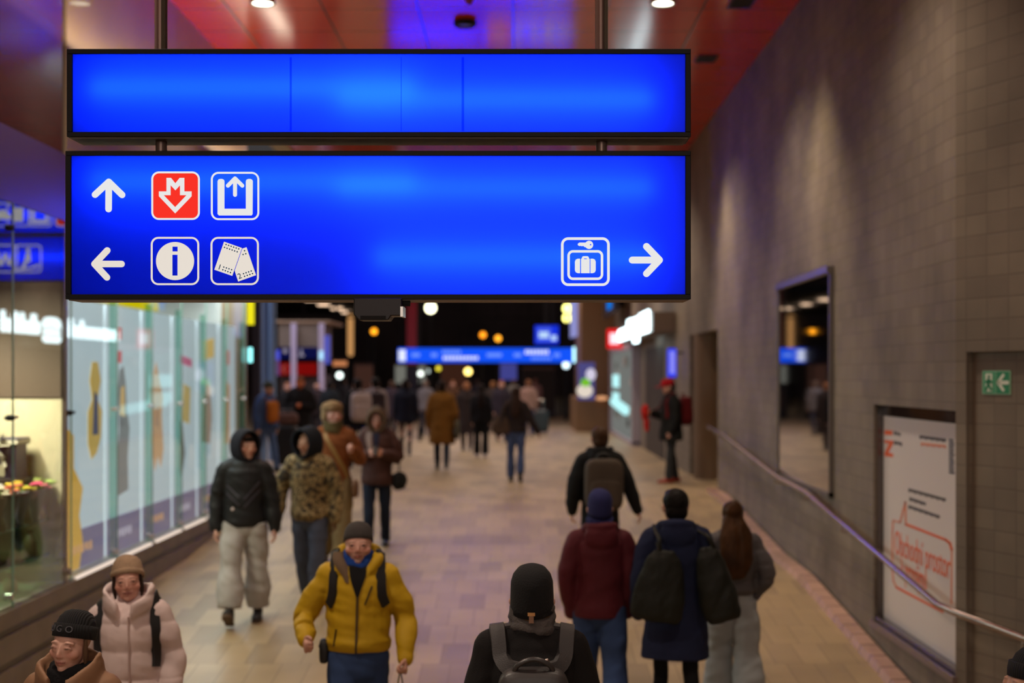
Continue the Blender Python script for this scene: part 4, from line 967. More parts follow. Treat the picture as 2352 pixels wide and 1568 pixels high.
def ribbon(mb, b, specs, width, thick, off=.004, sub=4):
    """a strap lying on a surface: specs are ('f',x,z) / ('b',x,z) / ('t',x,y) points"""
    pts = []
    for a, c in zip(specs, specs[1:]):
        if a[0] == c[0]:
            for k in range(sub): pts.append((a[0], a[1]+(c[1]-a[1])*k/sub, a[2]+(c[2]-a[2])*k/sub))
        else: pts.append(a)
    pts.append(specs[-1])
    hs = [h for h in (cast(b, p, off) for p in pts) if h]
    # smooth the path a little
    P_ = [h[0] for h in hs]; Nn = [h[1] for h in hs]
    for _ in range(2):
        P_ = [P_[0]]+[(P_[i-1]+P_[i]*2+P_[i+1])/4 for i in range(1, len(P_)-1)]+[P_[-1]]
        Nn = [Nn[0]]+[(Nn[i-1]+Nn[i]+Nn[i+1]).normalized() for i in range(1, len(Nn)-1)]+[Nn[-1]]
    vs = []; fs = []
    m = len(P_)
    for i in range(m):
        t = (P_[min(i+1, m-1)]-P_[max(i-1, 0)]).normalized(); s = t.cross(Nn[i]).normalized(); n = Nn[i]
        for sx, sn in ((-.5, 0), (-.42, 1), (.42, 1), (.5, 0)):
            vs.append(P_[i]+s*(width*sx)+n*(thick*sn-(.012 if sn == 0 else 0)))
    for i in range(m-1):
        for k in range(4): fs.append((i*4+k, i*4+(k+1) % 4, i*4+4+(k+1) % 4, i*4+4+k))
    fs.append((0,1,2,3)); e = (m-1)*4; fs.append((e+3,e+2,e+1,e))
    mb.add(vs, fs)
    return mb
def patch(b, rows, off=.004, nx=8, side='f', thick=.012):
    """a cloth panel lying on the chest: rows = [(z, x0, x1), ...] from top to bottom"""
    mb = MB(); grid = []
    for (z, x0, x1) in rows:
        line = []
        for k in range(nx+1):
            h = cast(b, (side, x0+(x1-x0)*k/nx, z), off)
            line.append(h[0] if h else None)
        last = next((p for p in line if p is not None), None)
        if last is None: continue
        for k in range(nx+1):
            if line[k] is None: line[k] = last
            last = line[k]
        grid.append(line)
    vs = [p for l in grid for p in l]; fs = []
    for i in range(len(grid)-1):
        for k in range(nx): fs.append((i*(nx+1)+k, i*(nx+1)+k+1, (i+1)*(nx+1)+k+1, (i+1)*(nx+1)+k))
    return mb.add(vs, fs)
# skin palette
SK = {'fair': (204,158,140), 'rosy': (196,146,128), 'tan': (184,138,112), 'dark': (140,100,78)}
M_skin = mat('skin', (200,150,130), .5, attr='tint', spec=.35)
M_eyew = mat('eye_white', (214,206,200), .25); M_iris = mat('iris_dark', (44,32,26), .2)
M_shoe = mat('shoe_black', (22,20,20), .5); M_sole = mat('shoe_sole', (140,120,104), .7)
UA, FA, TH, SHN = .285, .262, .43, .41
class Person:
    def __init__(s, label, px, py, h, yaw=0, d=None, group=None, lean=0, head=(0, 0, 0), arms=None, hands=('relax','relax'), legs=((12, 4), (-14, 10)), foot=(0, 0),
                 skin='fair', vox=.008, hat=.0, build=1.0, female=False, brow=(70,50,40), beard=None, stubble=None, glove=None, ears=True, gaze=0.0, neck=0.0, headz=1.01, nofeet=False, lips=(178,96,90), x=None, hipw=.09):
        s.s = S = h/1.75; s.h = h; s.vox = vox; s.label = label; s.build = build; s.hat = hat
        # distance from the height of the crown in the picture
        if d is None:
            best = None
            for i in range(3000):
                dd = 5+i*.02
                y = CY+(ZC-(floor_z(dd)+h+hat))*F/dd
                e = abs(y-py)
                if best is None or e < best[0]: best = (e, dd)
            d = best[1]
        s.d = d; s.loc = Vector((PX(px, d) if x is None else x, d, floor_z(d)))
        s.yaw = math.radians(yaw)
        # ---- skeleton, person faces -Y, +X is the person's left
        k = S
        s.hip_z = .92*k
        def leg(side, hf, kf):
            a = math.radians(hf); c = math.radians(hf-kf)
            hp = Vector((side*hipw*k, 0, 0)); kn = hp+TH*k*Vector((side*.02, -math.sin(a), -math.cos(a))); an = kn+SHN*k*Vector((0, -math.sin(c), -math.cos(c)))
            return [hp, kn, an]
        L, R = leg(1, *legs[0]), leg(-1, *legs[1])
        low = min(L[2].z-(.08+.09*abs(math.sin(math.radians(foot[0]))))*k, R[2].z-(.08+.09*abs(math.sin(math.radians(foot[1]))))*k)
        up = -low
        s.L = [p+Vector((0, 0, up)) for p in L]; s.R = [p+Vector((0, 0, up)) for p in R]
        s.foot = foot
        dz = up-.92*k; s.dz = dz           # pelvis drop caused by the stride
        s.lean = lean
        def tz(z, x=0, y=0): 
            zz = z*k+dz; return Vector((x*k, y*k-math.tan(math.radians(lean))*max(0, zz-up), zz))
        s.t = tz
        sh = .185*(.92 if female else 1.0)
        s.shw = sh
        arms = arms or (((.10, .02, -1), (.04, -.22, -1)), ((.10, .02, -1), (.04, -.22, -1)))
        s.arms = []
        for side, (u, f) in ((1, arms[0]), (-1, arms[1])):
            a = tz(1.405, side*sh, .0); uu = Vector((u[0]*side, u[1], u[2])).normalized(); ff = Vector((f[0]*side, f[1], f[2])).normalized()
            e = a+uu*UA*k; w = e+ff*FA*k
            s.arms.append((a, e, w, ff, side))
        # ---- head
        hy, hp, hr = (math.radians(v) for v in head)
        base = tz(1.50, 0, -.005)
        s.HM = Matrix.Translation(base) @ Matrix.Rotation(hy, 4, 'Z') @ Matrix.Rotation(hp, 4, 'X') @ Matrix.Rotation(hr, 4, 'Y') @ Matrix.Translation((0, -.018*k, (.128-neck)*k)) @ Matrix.Diagonal((k*1.10, k*1.08, k*headz, 1))
        # ---- the body, one continuous surface
        b = MB()
        fw = .93 if female else 1.0
        b.tube([tz(.90), tz(.96), tz(1.06), tz(1.22), tz(1.36), tz(1.43), tz(1.47)], [(.10*k,.07*k), (.12*k*fw,.08*k), (.12*k*fw,.085*k), (.145*k*fw,.10*k), (.15*k*fw,.095*k), (.12*k,.075*k), (.06*k,.055*k)], n=18)
        b.tube([tz(1.44), tz(1.50, 0, -.004), s.HM @ Vector((0, .012, -.06))], [.062*k*fw, .054*k*fw, .052*k*fw], n=16)
        for leg_, ft in ((s.L, foot[0]), (s.R, foot[1])):
            b.tube([leg_[0]+Vector((0,0,.02*k)), leg_[0]*.5+leg_[1]*.5, leg_[1], leg_[1]*.6+leg_[2]*.4, leg_[2]], [.068*k, .060*k, .048*k, .046*k, .034*k], n=14)
            s.foot_tube(b, leg_, ft, .0)
        for (a, e, w, ff, side), hk in zip(s.arms, hands):
            if not hk: w = e*.5+w*.5
            b.tube([tz(1.42, side*.09), a, a*.5+e*.5, e, e*.5+w*.5, w], [.06*k, .056*k, .045*k, .040*k, .036*k, .026*k], n=14)
        for (a, e, w, ff, side), kind in zip(s.arms, hands):
            if kind: s.hand(b, w, ff, side, kind)
        s.head_shapes(b, female, beard, ears, gaze)
        me = remesh(b, 'person', vox, 2)
        base_c = lin(SK[skin]) if isinstance(skin, str) else lin(skin)
        HMi = np.array(s.HM.inverted()); glove_c = lin(glove) if glove else None; wr = [(np.array(a[2]), np.array(a[3])) for a in s.arms]
        def cf(c):
            q = np.c_[c, np.ones(len(c))] @ HMi.T; x, y, z = q[:, 0], q[:, 1], q[:, 2]
            col = np.tile(base_c, (len(c), 1)); ax = np.abs(x)
            def blend(m, rgb, w=1.0):
                m = np.clip(m, 0, 1)*w; col[:] = col*(1-m[:, None])+lin(rgb)*m[:, None]
            sk = tuple(int(v) for v in (SK[skin] if isinstance(skin, str) else skin))
            red = (min(255, sk[0]+6), int(sk[1]*.80), int(sk[2]*.78))
            blend(1.4-np.sqrt(((ax-.042)/.024)**2+((z+.030)/.022)**2+((y+.07)/.06)**2), red, .34)
            blend(1.5-np.sqrt((x/.014)**2+((z+.035)/.014)**2+((y+.11)/.03)**2), red, .3)
            blend(1.3-np.sqrt((x/.027)**2+((z+.067)/.0125)**2+((y+.09)/.03)**2)*1.0, lips, .85)
            blend((1.15-np.abs((z+.0662)/.0028))*(ax < .024)*(y < -.06), (92,44,42), .8)
            arch = .0255-.25*np.maximum(0, ax-.03)
            blend((1.25-np.sqrt(((ax-.034)/.021)**2+((z-arch)/.0042)**2))*(y < -.05), brow, .8)
            blend((1.2-np.sqrt(((ax-.032)/.019)**2+((z-.001)/.010)**2))*(y < -.05), (int(sk[0]*.68), int(sk[1]*.60), int(sk[2]*.58)), .6)  # socket shade round the eyes put into the skin colour
            blend((1.3-np.sqrt(((ax-.032)/.0165)**2+((z-(.0052-gaze*.9-3.5*(ax-.032)**2*9))/.0022)**2))*(y < -.06), (52,36,32), .8)
            if stubble: blend(np.clip((-.035-z)/.03, 0, 1)*(y < .03)*(z > -.14)*np.clip((np.sqrt((x/.03)**2+((z+.067)/.014)**2)-.8)*2, 0, 1), stubble, .55)
            if glove is not None:
                for w, f in wr:
                    m = ((c-w) @ f > -.01) & (np.linalg.norm(c-w, axis=1) < .24*S); col[m] = glove_c
            return col
        colour_attr(me, cf)
        me.materials.append(M_skin)
        s.o = bpy.data.objects.new('person', me); COL.objects.link(s.o); s.o.location = s.loc; s.o.rotation_euler = (0, 0, s.yaw)
        tag(s.o, label, 'person', group)
        if vox < .011:
            for side in (-1, 1):
                e = MB().ell((0, 0, 0), .0108, n=16, m=10); e.xf(s.HM @ Matrix.Translation((side*.032, -.0765, .0005-gaze))); s.part('eye', e, M_eyew, smooth=180)
                ir = MB().ell((0, 0, 0), (.0066, .0025, .0066), n=14, m=8); ir.xf(s.HM @ Matrix.Translation((side*.032, -.0872, .0005-gaze*.6))); s.part('iris', ir, M_iris, smooth=180)
        s.jk = None
    def part(s, name, mb, m, smooth=60, parent=None, label=None):
        o = mb.build(name, m, parent or s.o, smooth=smooth, world=False)
        if label: o['label'] = label
        return o
    def partm(s, name, me, m, parent=None):
        me.materials.append(m); o = bpy.data.objects.new(name, me); COL.objects.link(o); o.parent = parent or s.o; return o
    def foot_tube(s, b, leg, ft, grow):
        k = s.s; an = leg[2]; a = math.radians(ft)
        fd = Vector((0, -math.cos(a), math.sin(a))); dn = Vector((0, -math.sin(a), -math.cos(a)))
        heel = an-fd*.055*k+dn*.045*k; ball = an+fd*.115*k+dn*.055*k; toe = an+fd*.175*k+dn*.058*k
        g = grow
        b.tube([an+Vector((0,0,.03*k)), an+dn*.03*k], [.036*k+g, .04*k+g], n=12)
        b.tube([heel, an+fd*.03*k+dn*.042*k, ball, toe], [(.033*k+g,.034*k+g), (.036*k+g,.038*k+g), (.043*k+g,.026*k+g), (.032*k+g,.019*k+g)], n=14)
        return heel, ball, toe, fd, dn
    def hand(s, b, w, f, side, kind):
        k = s.s; f = f.normalized()
        # palm faces the thigh when hanging: palm normal points to the body (-side x)
        inw = Vector((-side, 0, 0)); pn = (inw-f*inw.dot(f)).normalized()
        if kind == 'front': inw = Vector((0, .25, 1)); pn = (inw-f*inw.dot(f)).normalized()
        fw = pn.cross(f).normalized()
        if fw.y > 0 and kind != 'front': fw = -fw
        if kind == 'front':
            fw = Vector((0, 0, 1))-f*f.z; fw.normalize(); pn = f.cross(fw); 
            if pn.y < 0: pn = -pn
        b.tube([w-f*.01*k, w+f*.03*k, w+f*.085*k], [(.027*k,.020*k) if abs(fw.dot(Vector((0,1,0)))) < 2 else .02, (.036*k,.016*k), (.041*k,.014*k)], n=14, ref=tuple(pn))
        curl = {'relax': (18, 28, 22), 'fist': (70, 85, 60), 'grip': (58, 80, 55), 'open': (6, 10, 8), 'front': (35, 55, 40)}[kind]
        for i, (o, ln) in enumerate(((.031, .070), (.011, .078), (-.010, .072), (-.029, .056))):
            p = w+f*(.083-.004*abs(i-1))*k+fw*o*k; d = f+fw*(o*1.6); d.normalize(); ang = 0; pts = [p-f*.015*k]; 
            for c, fr in zip(curl, (.45, .31, .24)):
                ang += math.radians(c+i*3); dd = d*math.cos(ang)+pn*math.sin(ang); p = p+dd*ln*fr*k; pts.append(p.copy())
            b.tube(pts, [.0098*k, .0095*k, .0088*k, .0075*k], n=10, spline=3)
        tb = w+f*.025*k+fw*.026*k; td = (f*.62+fw*.62+pn*.35).normalized(); t1 = tb+td*.042*k; t2 = t1+(f*.8+fw*.12+pn*.5).normalized()*.032*k
        b.tube([tb-td*.012*k, tb, t1, t2], [.014*k, .014*k, .0115*k, .009*k], n=10, spline=3)
        s.hand_end = w+f*.10*k+pn*.03*k
        setattr(s, 'grip_L' if side > 0 else 'grip_R', w+f*.10*k+pn*.028*k)
    def head_shapes(s, b, female, beard, ears=True, gaze=0.0):
        i0 = len(b.v); E = b.ell; fw = .94 if female else 1
        E((0, .014, .030), (.076*fw, .096, .088)); E((0, -.020, -.022), (.070*fw, .074, .088)); E((0, -.026, -.072), (.055*fw, .058, .046))
        E((0, -.066, -.100), (.022, .022, .018))
        for x in (-1, 1):
            E((x*.044*fw, -.052, -.030), (.026, .030, .026))
            if ears: E((x*.076*fw, .012, -.006), (.010, .020, .032)); E((x*.079*fw, .016, .006), (.013, .016, .018))
            E((x*.0105*(.88 if female else 1), -.092, -.039), (.0075*(.85 if female else 1), .010, .0068))
            b.tube([(x*.014, -.079, .020), (x*.032, -.082, .026), (x*.052, -.068, .019)], [.0075, .0075, .006], n=10)
            lz = -.0025-gaze
            b.tube([(x*.018, -.0850, .0065+lz*.5), (x*.032, -.0895, .0115+lz), (x*.047, -.080, .0055+lz*.5)], [.0048, .0052, .0042], n=8)   # upper lid
            b.tube([(x*.019, -.0845, -.006), (x*.032, -.0875, -.0105), (x*.046, -.079, -.006)], [.004, .0042, .0035], n=8)  # lower lid
        nz = .78 if female else .95
        b.tube([(0, -.080, .022), (0, -.090, .0), (0, -.090-.015*nz, -.026), (0, -.090-.016*nz, -.036)], [(.0065*nz,.009), (.0070*nz,.010), (.0098*nz,.0115), (.0096*nz,.009)], n=12)
        b.tube([(-.026, -.077, -.065), (-.009, -.0895, -.060), (0, -.0895, -.0615), (.009, -.0895, -.060), (.026, -.077, -.065)], [.004, .0065, .006, .0065, .004], n=8)
        b.tube([(-.024, -.077, -.068), (0, -.088, -.0735), (.024, -.077, -.068)], [.004, .0078, .004], n=8)
        if beard: E((0, -.05, -.085), (.05, .05, .04))
        b.xf(s.HM, i0)
    # ---------------- clothes
    def jacket(s, m, hem=.86, ease=.0, puffy=0, pitch=.11, wr=.008, flare=0.0, sleeve=.0, collar=None, hood=None, name='jacket', vox=None, cuff=True, hoodm=None, seed=0, smooth=3, shoulder=0.0, hemr=None, fold=(4, 8)):
        k = s.s; t = s.t; e = ease*k; bld = s.build; b = MB()
        w = lambda r: r*k*bld+e
        z = [(hem, .166+flare, .122+flare*.8), (hem+.06, .168+flare*.85, .125+flare*.7), (max(hem+.1, 1.04), .152+flare*.4, .118+flare*.3), (1.18, .158, .122), (1.30, .168, .124), (1.38, .165, .114), (1.44, .122, .088), (1.49, .070, .072)]
        if hemr: z[0] = (hem, .166+flare+hemr, .122+flare+hemr)
        b.tube([t(a) for a, _, _ in z], [(w(rx), w(ry)) for _, rx, ry in z], n=24, cap='flat')
        for (a, el, wp, ff, side) in s.arms:
            b.tube([t(1.468, side*.045), t(1.442+shoulder*.5, side*s.shw*.5), t(1.412+shoulder, side*s.shw*.85)], [.050*k+e*.8, .056*k+e*.8, .060*k+e*.8], n=16)
            r0 = .060*k*(.5+.5*bld)+e*.6+sleeve*.6
            b.tube([t(1.41+shoulder, side*s.shw*.9), a*.62+el*.38, el, el*.5+wp*.5, wp-ff*.0*k], [r0, r0*.98, r0*.90, r0*.82, r0*.66], n=18)
            if cuff: b.tube([wp-ff*.03*k, wp+ff*.018*k], [r0*.60, r0*.55], n=14, cap='flat', spline=0)
        if collar == 'stand':
            b.tube([t(1.46), t(1.50, 0, .0), t(1.545, 0, .006)], [(.088*k+e*.5,.086*k+e*.5), (.085*k+e*.4,.086*k+e*.4), (.080*k+e*.4,.084*k+e*.4)], n=20, cap='flat')
        if collar == 'big':     # tall padded collar standing open round the chin
            prof = [(.098, 1.43), (.104, 1.50), (.112, 1.565), (.126, 1.595), (.143, 1.585), (.152, 1.54), (.152, 1.47), (.130, 1.42)]
            n_, q_ = 27, len(prof); vs = []; fs = []
            for i in range(n_):
                u = (i-(n_-1)/2)/((n_-1)/2); an = math.radians(163*u); dr = -.10*abs(u)**3
                for r_, z_ in prof:
                    hi = (z_-1.42)/.175
                    vs.append(t(z_+dr*(.35+.65*hi)-.012*hi*math.sin(9*u), r_*math.sin(an)*(1+.05*hi), r_*.98*math.cos(an)-.020-.03*hi*abs(u)))
            for i in range(n_-1):
                for j_ in range(q_): fs.append((i*q_+j_, i*q_+(j_+1) % q_, (i+1)*q_+(j_+1) % q_, (i+1)*q_+j_))
            fs.append(tuple(range(q_))[::-1]); fs.append(tuple(range((n_-1)*q_, n_*q_))); b.add(vs, fs)
        if hood == 'high':      # a lowered hood standing up round the neck
            b.ell(t(1.47, 0, .105), (.13*k, .065*k, .11*k))
            for sd in (-1, 1):
                b.tube([t(1.565, 0, .125), t(1.555, sd*.085, .085), t(1.53, sd*.118, .0), t(1.485, sd*.105, -.075), t(1.42, sd*.050, -.118)], [.036*k, .040*k, .040*k, .034*k, .016*k], n=12)
                b.tube([t(1.50, sd*.10, .06), t(1.47, sd*.115, .0), t(1.44, sd*.10, -.06)], [.045*k]*3, n=12)
        if hood == 'down':
            b.ell(t(1.445, 0, .105), (.125*k, .062*k, .105*k)); b.tube([t(1.50, -.105, .0), t(1.515, -.085, .09), t(1.52, 0, .13), t(1.515, .085, .09), t(1.50, .105, 0)], [.034*k]*5, n=12)
            b.tube([t(1.50, -.105, .0), t(1.46, -.085, -.08), t(1.42, -.02, -.125)], [.032*k, .03*k, .018*k], n=10); b.tube([t(1.50, .105, .0), t(1.46, .085, -.08), t(1.42, .02, -.125)], [.032*k, .03*k, .018*k], n=10)
        me = remesh(b, name, vox or max(s.vox*1.25, .009), smooth)
        if puffy: puff(me, puffy, pitch, hem*k)
        if wr: wrinkle(me, wr, fold[0], fold[1], seed+s.loc.x*3)
        s.jk = s.partm(name, me, m); s.bvh = bvh_of(me)
        if hood in ('up', 'fur'): s.hood(hoodm or m, fur=hood == 'fur')
        return s.jk
    def hood(s, m, fur=False, depth=.0, name='hood', peak=0):
        """a raised hood: a shell round the head open at the face"""
        rr = MB(); vs = []; fs = []; nu, nv = 26, 18
        # rim ellipse in the face plane, lofted back over the crown
        def rim(a, s_):   # a around the rim, s_ 0 at the rim, 1 at back
            x = .094*math.sin(a); z = .128*math.cos(a)+.004
            if math.cos(a) < 0: x *= 1-.18*(-math.cos(a)); z *= 1.12
            return x, z
        for j in range(nv+1):
            v = j/nv; ang = v*PI/2*1.02
            y = -.072+peak*max(0, 1-3*v)-.004+(.200)*math.sin(ang); sc = max(.02, (1+.13*math.sin(min(1, v*2.2)*PI/2))*math.cos(max(0, (v-.42)/.58)*PI/2*.985))
            for i in range(nu):
                a = 2*PI*i/nu; x, z = rim(a, v)
                low = max(0, -math.cos(a))
                vs.append((x*sc*(1+.14*low), y+.03*low*v, (z-.01)*sc+.012-.03*low*v))
        for j in range(nv):
            for i in range(nu): fs.append((j*nu+i, j*nu+(i+1) % nu, (j+1)*nu+(i+1) % nu, (j+1)*nu+i))
        rr.add(vs, fs); rr.xf(s.HM)
        me = rr.mesh(name); o = s.partm(name, me, m)
        so = o.modifiers.new('thick', 'SOLIDIFY'); so.thickness = .012; so.offset = 1; me.shade_smooth()
        rimm = MB(); pts = [Vector((rim(2*PI*i/nu, 0)[0]*1.02, -.076+peak, (rim(2*PI*i/nu, 0)[1]-.01)*1.02+.012)) for i in range(nu+1)]
        rimm.tube(pts, [.026 if fur else .0105]*len(pts), n=10, spline=2); rimm.xf(s.HM)
        s.part('hood_rim', rimm, mat('fur_brown', (92,70,48), .95, bump=(60, 1.0)) if fur else m, smooth=180, parent=o)
        nk = MB(); k = s.s; t = s.t
        nk.tube([t(1.44, 0, .01), t(1.49, 0, .008), s.HM @ Vector((0, .03, -.10))], [(.125*k,.105*k), (.106*k,.098*k), (.088*k,.088*k)], n=20, cap='flat')
        s.part('hood_neck', nk, m, smooth=180, parent=o)
        return o
    def trousers(s, m, width=1.0, hem=1.0, top=1.02, wr=.009, name='trousers', seat=1.0, seed=0, cut=0, vox=None, fold=(5, 9), knee=1.0):
        k = s.s; b = MB(); t = s.t
        b.tube([t(.86), t(.93), t(top)], [(.160*k*seat,.115*k*seat), (.168*k*seat,.122*k*seat), (.150*k*seat,.112*k*seat)], n=20)
        for leg in (s.L, s.R):
            h, kn, an = leg; end = kn+(an-kn)*(1-cut)
            r = .096*k*(.55+.45*width)
            b.tube([h+Vector((0, 0, .0)), h*.55+kn*.45, kn, kn*.45+end*.55, end], [r, .083*k*width*(.5+.5*knee), .068*k*width*knee, .064*k*width*hem, .056*k*width*hem], n=18, cap='round' if hem < 1.2 else 'flat')
        me = remesh(b, name, vox or max(s.vox*1.3, .010), 3)
        if wr: wrinkle(me, wr, fold[0], fold[1], 20+seed+s.loc.x)
        return s.partm(name, me, m)
    def shoes(s, m=None, sole=None, g=.008):
        for leg, ft in ((s.L, s.foot[0]), (s.R, s.foot[1])):
            b = MB(); heel, ball, toe, fd, dn = s.foot_tube(b, leg, ft, g)
            me = remesh(b, 'shoe', max(s.vox, .009), 2); so = s.partm('shoe', me, m or M_shoe)
            if sole:
                q = MB(); k = s.s; c = (heel+toe)/2+dn*.030*k
                X = Vector((1, 0, 0)); 
                lp = [(-.5,.6),(-.44,.9),(-.1,.85),(.25,1.1),(.45,.8),(.52,0)]; lp = lp+[(a, -b_) for a, b_ in lp[::-1][1:]]
                vs = [c+fd*(a*.285*k)+X*(b_*.046*k)+dn*z for z in (-.004, .02) for a, b_ in lp]; n = len(lp)
                q.add(vs, [tuple(range(n))[::-1], tuple(range(n, 2*n))]+[(i, (i+1) % n, n+(i+1) % n, n+i) for i in range(n)])
                s.part('sole', q, sole, smooth=40, parent=so)
    def skirt(s, m, z0, z1, r0, r1, name='coat_skirt', wr=.008):
        k = s.s; b = MB(); b.tube([s.t(z1), s.t((z0+z1)/2), s.t(z0)], [(r1[0]*k, r1[1]*k), ((r0[0]+r1[0])/2*k, (r0[1]+r1[1])/2*k), (r0[0]*k, r0[1]*k)], n=24, cap='flat')
        me = remesh(b, name, .012, 2); wrinkle(me, wr, 9, 2.5, 3+s.loc.x); return s.partm(name, me, m)
    def beanie(s, m, low=.030, top=.148, r=.0, cuff=True, tilt=-8, slouch=0, name='beanie', back=0, cuffh=.05, cuffm=None):
        h = MB(); M = s.HM @ Matrix.Translation((0, .014, 0)) @ Matrix.Rotation(math.radians(tilt), 4, 'X')
        pr = [(.001, top), (.030, top-.003), (.055, top-.016), (.073, top-.040), (.082, top-.070), (.086, low+.03), (.0865, low), (.080, low-.002)]
        h.lathe([(a+r if a > .01 else a, z) for a, z in pr[::-1]], n=40, sx=.91, sy=1.165)
        h.v = [(x+slouch*.0, y+slouch*max(0, z-.09)*2.5, z) for x, y, z in h.v]
        h.xf(M); o = s.part(name, h, m, smooth=180)
        if cuff:
            c = MB().lathe([(.083+r, low-.006), (.0905+r, low-.004), (.0925+r, low+cuffh*.5), (.0905+r, low+cuffh), (.083+r, low+cuffh+.002)], n=40, sx=.91, sy=1.155, closed=False)
            c.xf(M); s.part('cuff', c, cuffm or m, smooth=180, parent=o)
        return o
    def hair(s, m, long=0, name='hair', nape=False, low=-.055, wr=.006, width=.08, fringe=.045):
        b = MB(); i0 = 0
        if not nape: b.ell((0, .022, .038), (.084, .098, .094)); b.ell((0, -.05, .085), (.06, .04, .035))
        b.ell((0, .05, -.025), (.074, .062, .062 if nape else .075))
        if not long: b.ell((0, .055, low), (.055, .045, .035))
        b.xf(s.HM)
        if long:
            k = s.s; j0 = len(b.v); b.ell((0, .062, -.045), (.082, .055, .095)); b.xf(s.HM, j0); hb = s.HM @ Vector((0, .06, -.02)); e = s.t(1.50-long, 0, .17)
            b.tube([hb, s.t(1.46, 0, .125), s.t(1.46-long*.5, 0, .165), e], [(.092*k,.06*k), (.098*k*width/.08,.05*k), (.092*k*width/.08,.036*k), (.05*k*width/.08,.02*k)], n=18)
        me = remesh(b, name, max(s.vox, .008), 3)
        wrinkle(me, wr, 22, 3 if long else 22, 5)
        return s.partm(name, me, m)
    def scarf(s, m, z0=1.47, z1=1.56, r=.095, name='scarf', wr=.006, turns=3, front=-.01, th=.028):
        k = s.s; b = MB()
        for i in range(turns):
            z = z0+(z1-z0)*i/max(1, turns-1); q = [s.t(z+.012*math.sin(a*2+i), r*(1-.06*i)*math.cos(a), r*1.02*(1-.06*i)*math.sin(a)+front) for a in [2*PI*j/16 for j in range(17)]]
            b.tube(q, [th*k]*17, n=10, spline=2)
        me = remesh(b, name, max(s.vox, .008), 3); wrinkle(me, wr, 14, 24, 9); return s.partm(name, me, m)
    def W(s): return wm(s.o)
    # things carried: separate top-level objects in the wearer's frame
    def carry(s, name, label, cat, at, group=None):
        o = thing(name, label, cat, (0, 0, 0), s.yaw, group); o.location = s.W() @ Vector(at); return o
    def cp(s, name, mb, m, root, smooth=60, bevel=0, label=None):
        M = wm(root).inverted() @ s.W(); mb.xf(M); o = mb.build(name, m, root, smooth=smooth, world=False, bevel=bevel)
        if label: o['label'] = label
        return o
    def straps_front(s, root, m, x=.115, zt=1.47, zb=1.10, width=.055, thick=.008, xb=.15):
        k = s.s
        for sd in (-1, 1):
            mb = MB(); z = lambda v: v*k+s.dz
            ribbon(mb, s.bvh, [('t', sd*x*k, .03*k), ('t', sd*x*k, -.03*k), ('f', sd*(x+.005)*k, z(1.41)), ('f', sd*(x+.012)*k, z(1.3)), ('f', sd*xb*k, z(zb))], width, thick, .006, sub=5)
            s.cp('strap', mb, m, root)
    def backpack(s, label, m, w=.29, h=.44, dep=.16, zc=1.16, pocketm=None, straps='front', strapm=None, handle=True, back=.135, group=None, sw=.055, xb=.15, xs=.115, zb=1.10):
        k = s.s; c = s.t(zc, 0, 0); hb = cast(s.bvh, ('b', 0, c.z), 0); yb = hb[0].y if hb else back*k
        y0 = yb+.008; root = s.carry('backpack', label, 'backpack', (0, yb+dep/2, c.z-h/2), group)
        b = MB().ell((0, yb+dep/2+.004, c.z), (w/2, dep/2, h/2), n=32, m=20, pw=.42); s.cp('body', b, m, root, smooth=180)
        p = MB().ell((0, yb+dep*.93, c.z-h*.17), (w*.40, dep*.20, h*.27), n=28, m=16, pw=.45); s.cp('front_pocket', p, pocketm or m, root, smooth=180)
        z = MB().tube([(-w*.40, yb+dep*.62, c.z+h*.22), (-w*.34, yb+dep*.66, c.z+h*.43), (0, yb+dep*.66, c.z+h*.478), (w*.34, yb+dep*.66, c.z+h*.43), (w*.40, yb+dep*.62, c.z+h*.22)], [.006]*5, n=8); s.cp('zip', z, mat('zip_dark', (20,18,18), .5), root)
        if handle:
            q = MB().tube([(-.07, yb+dep*.3, c.z+h*.47), (-.055, yb+dep*.3, c.z+h*.56), (0, yb+dep*.3, c.z+h*.60), (.055, yb+dep*.3, c.z+h*.56), (.07, yb+dep*.3, c.z+h*.47)], [.012]*5, n=10); s.cp('handle', q, strapm or m, root, smooth=180)
        if 'front' in straps: s.straps_front(root, strapm or m, width=sw, xb=xb, x=xs, zb=zb)
        if 'back' in straps:
            for sd in (-1, 1):
                mb = MB(); zz = lambda v: v*k+s.dz
                ribbon(mb, s.bvh, [('t', sd*.150*k, -.04*k), ('t', sd*.148*k, .02*k), ('t', sd*.145*k, .055*k), ('b', sd*.140*k, zz(1.432)), ('b', sd*.128*k, zz(1.405)), ('b', sd*.105*k, zz(1.375)), ('b', sd*.066*k, (c.z+h*.44))], sw, .012, .012, sub=3); s.cp('strap', mb, strapm or m, root)
        return root
REL = ((.10, .02, -1), (.04, -.22, -1))
def fab(name, rgb, bump=(160, .25), vary=(4, .12), rough=.9, **k): return mat(name, rgb, rough, bump=bump, vary=vary, spec=.25, **k)
J_denim = fab('denim_blue', (48,66,104)); J_dark = fab('denim_dark', (30,36,52)); J_black = fab('trouser_black', (18,18,20)); J_grey = fab('trouser_grey', (62,64,70))
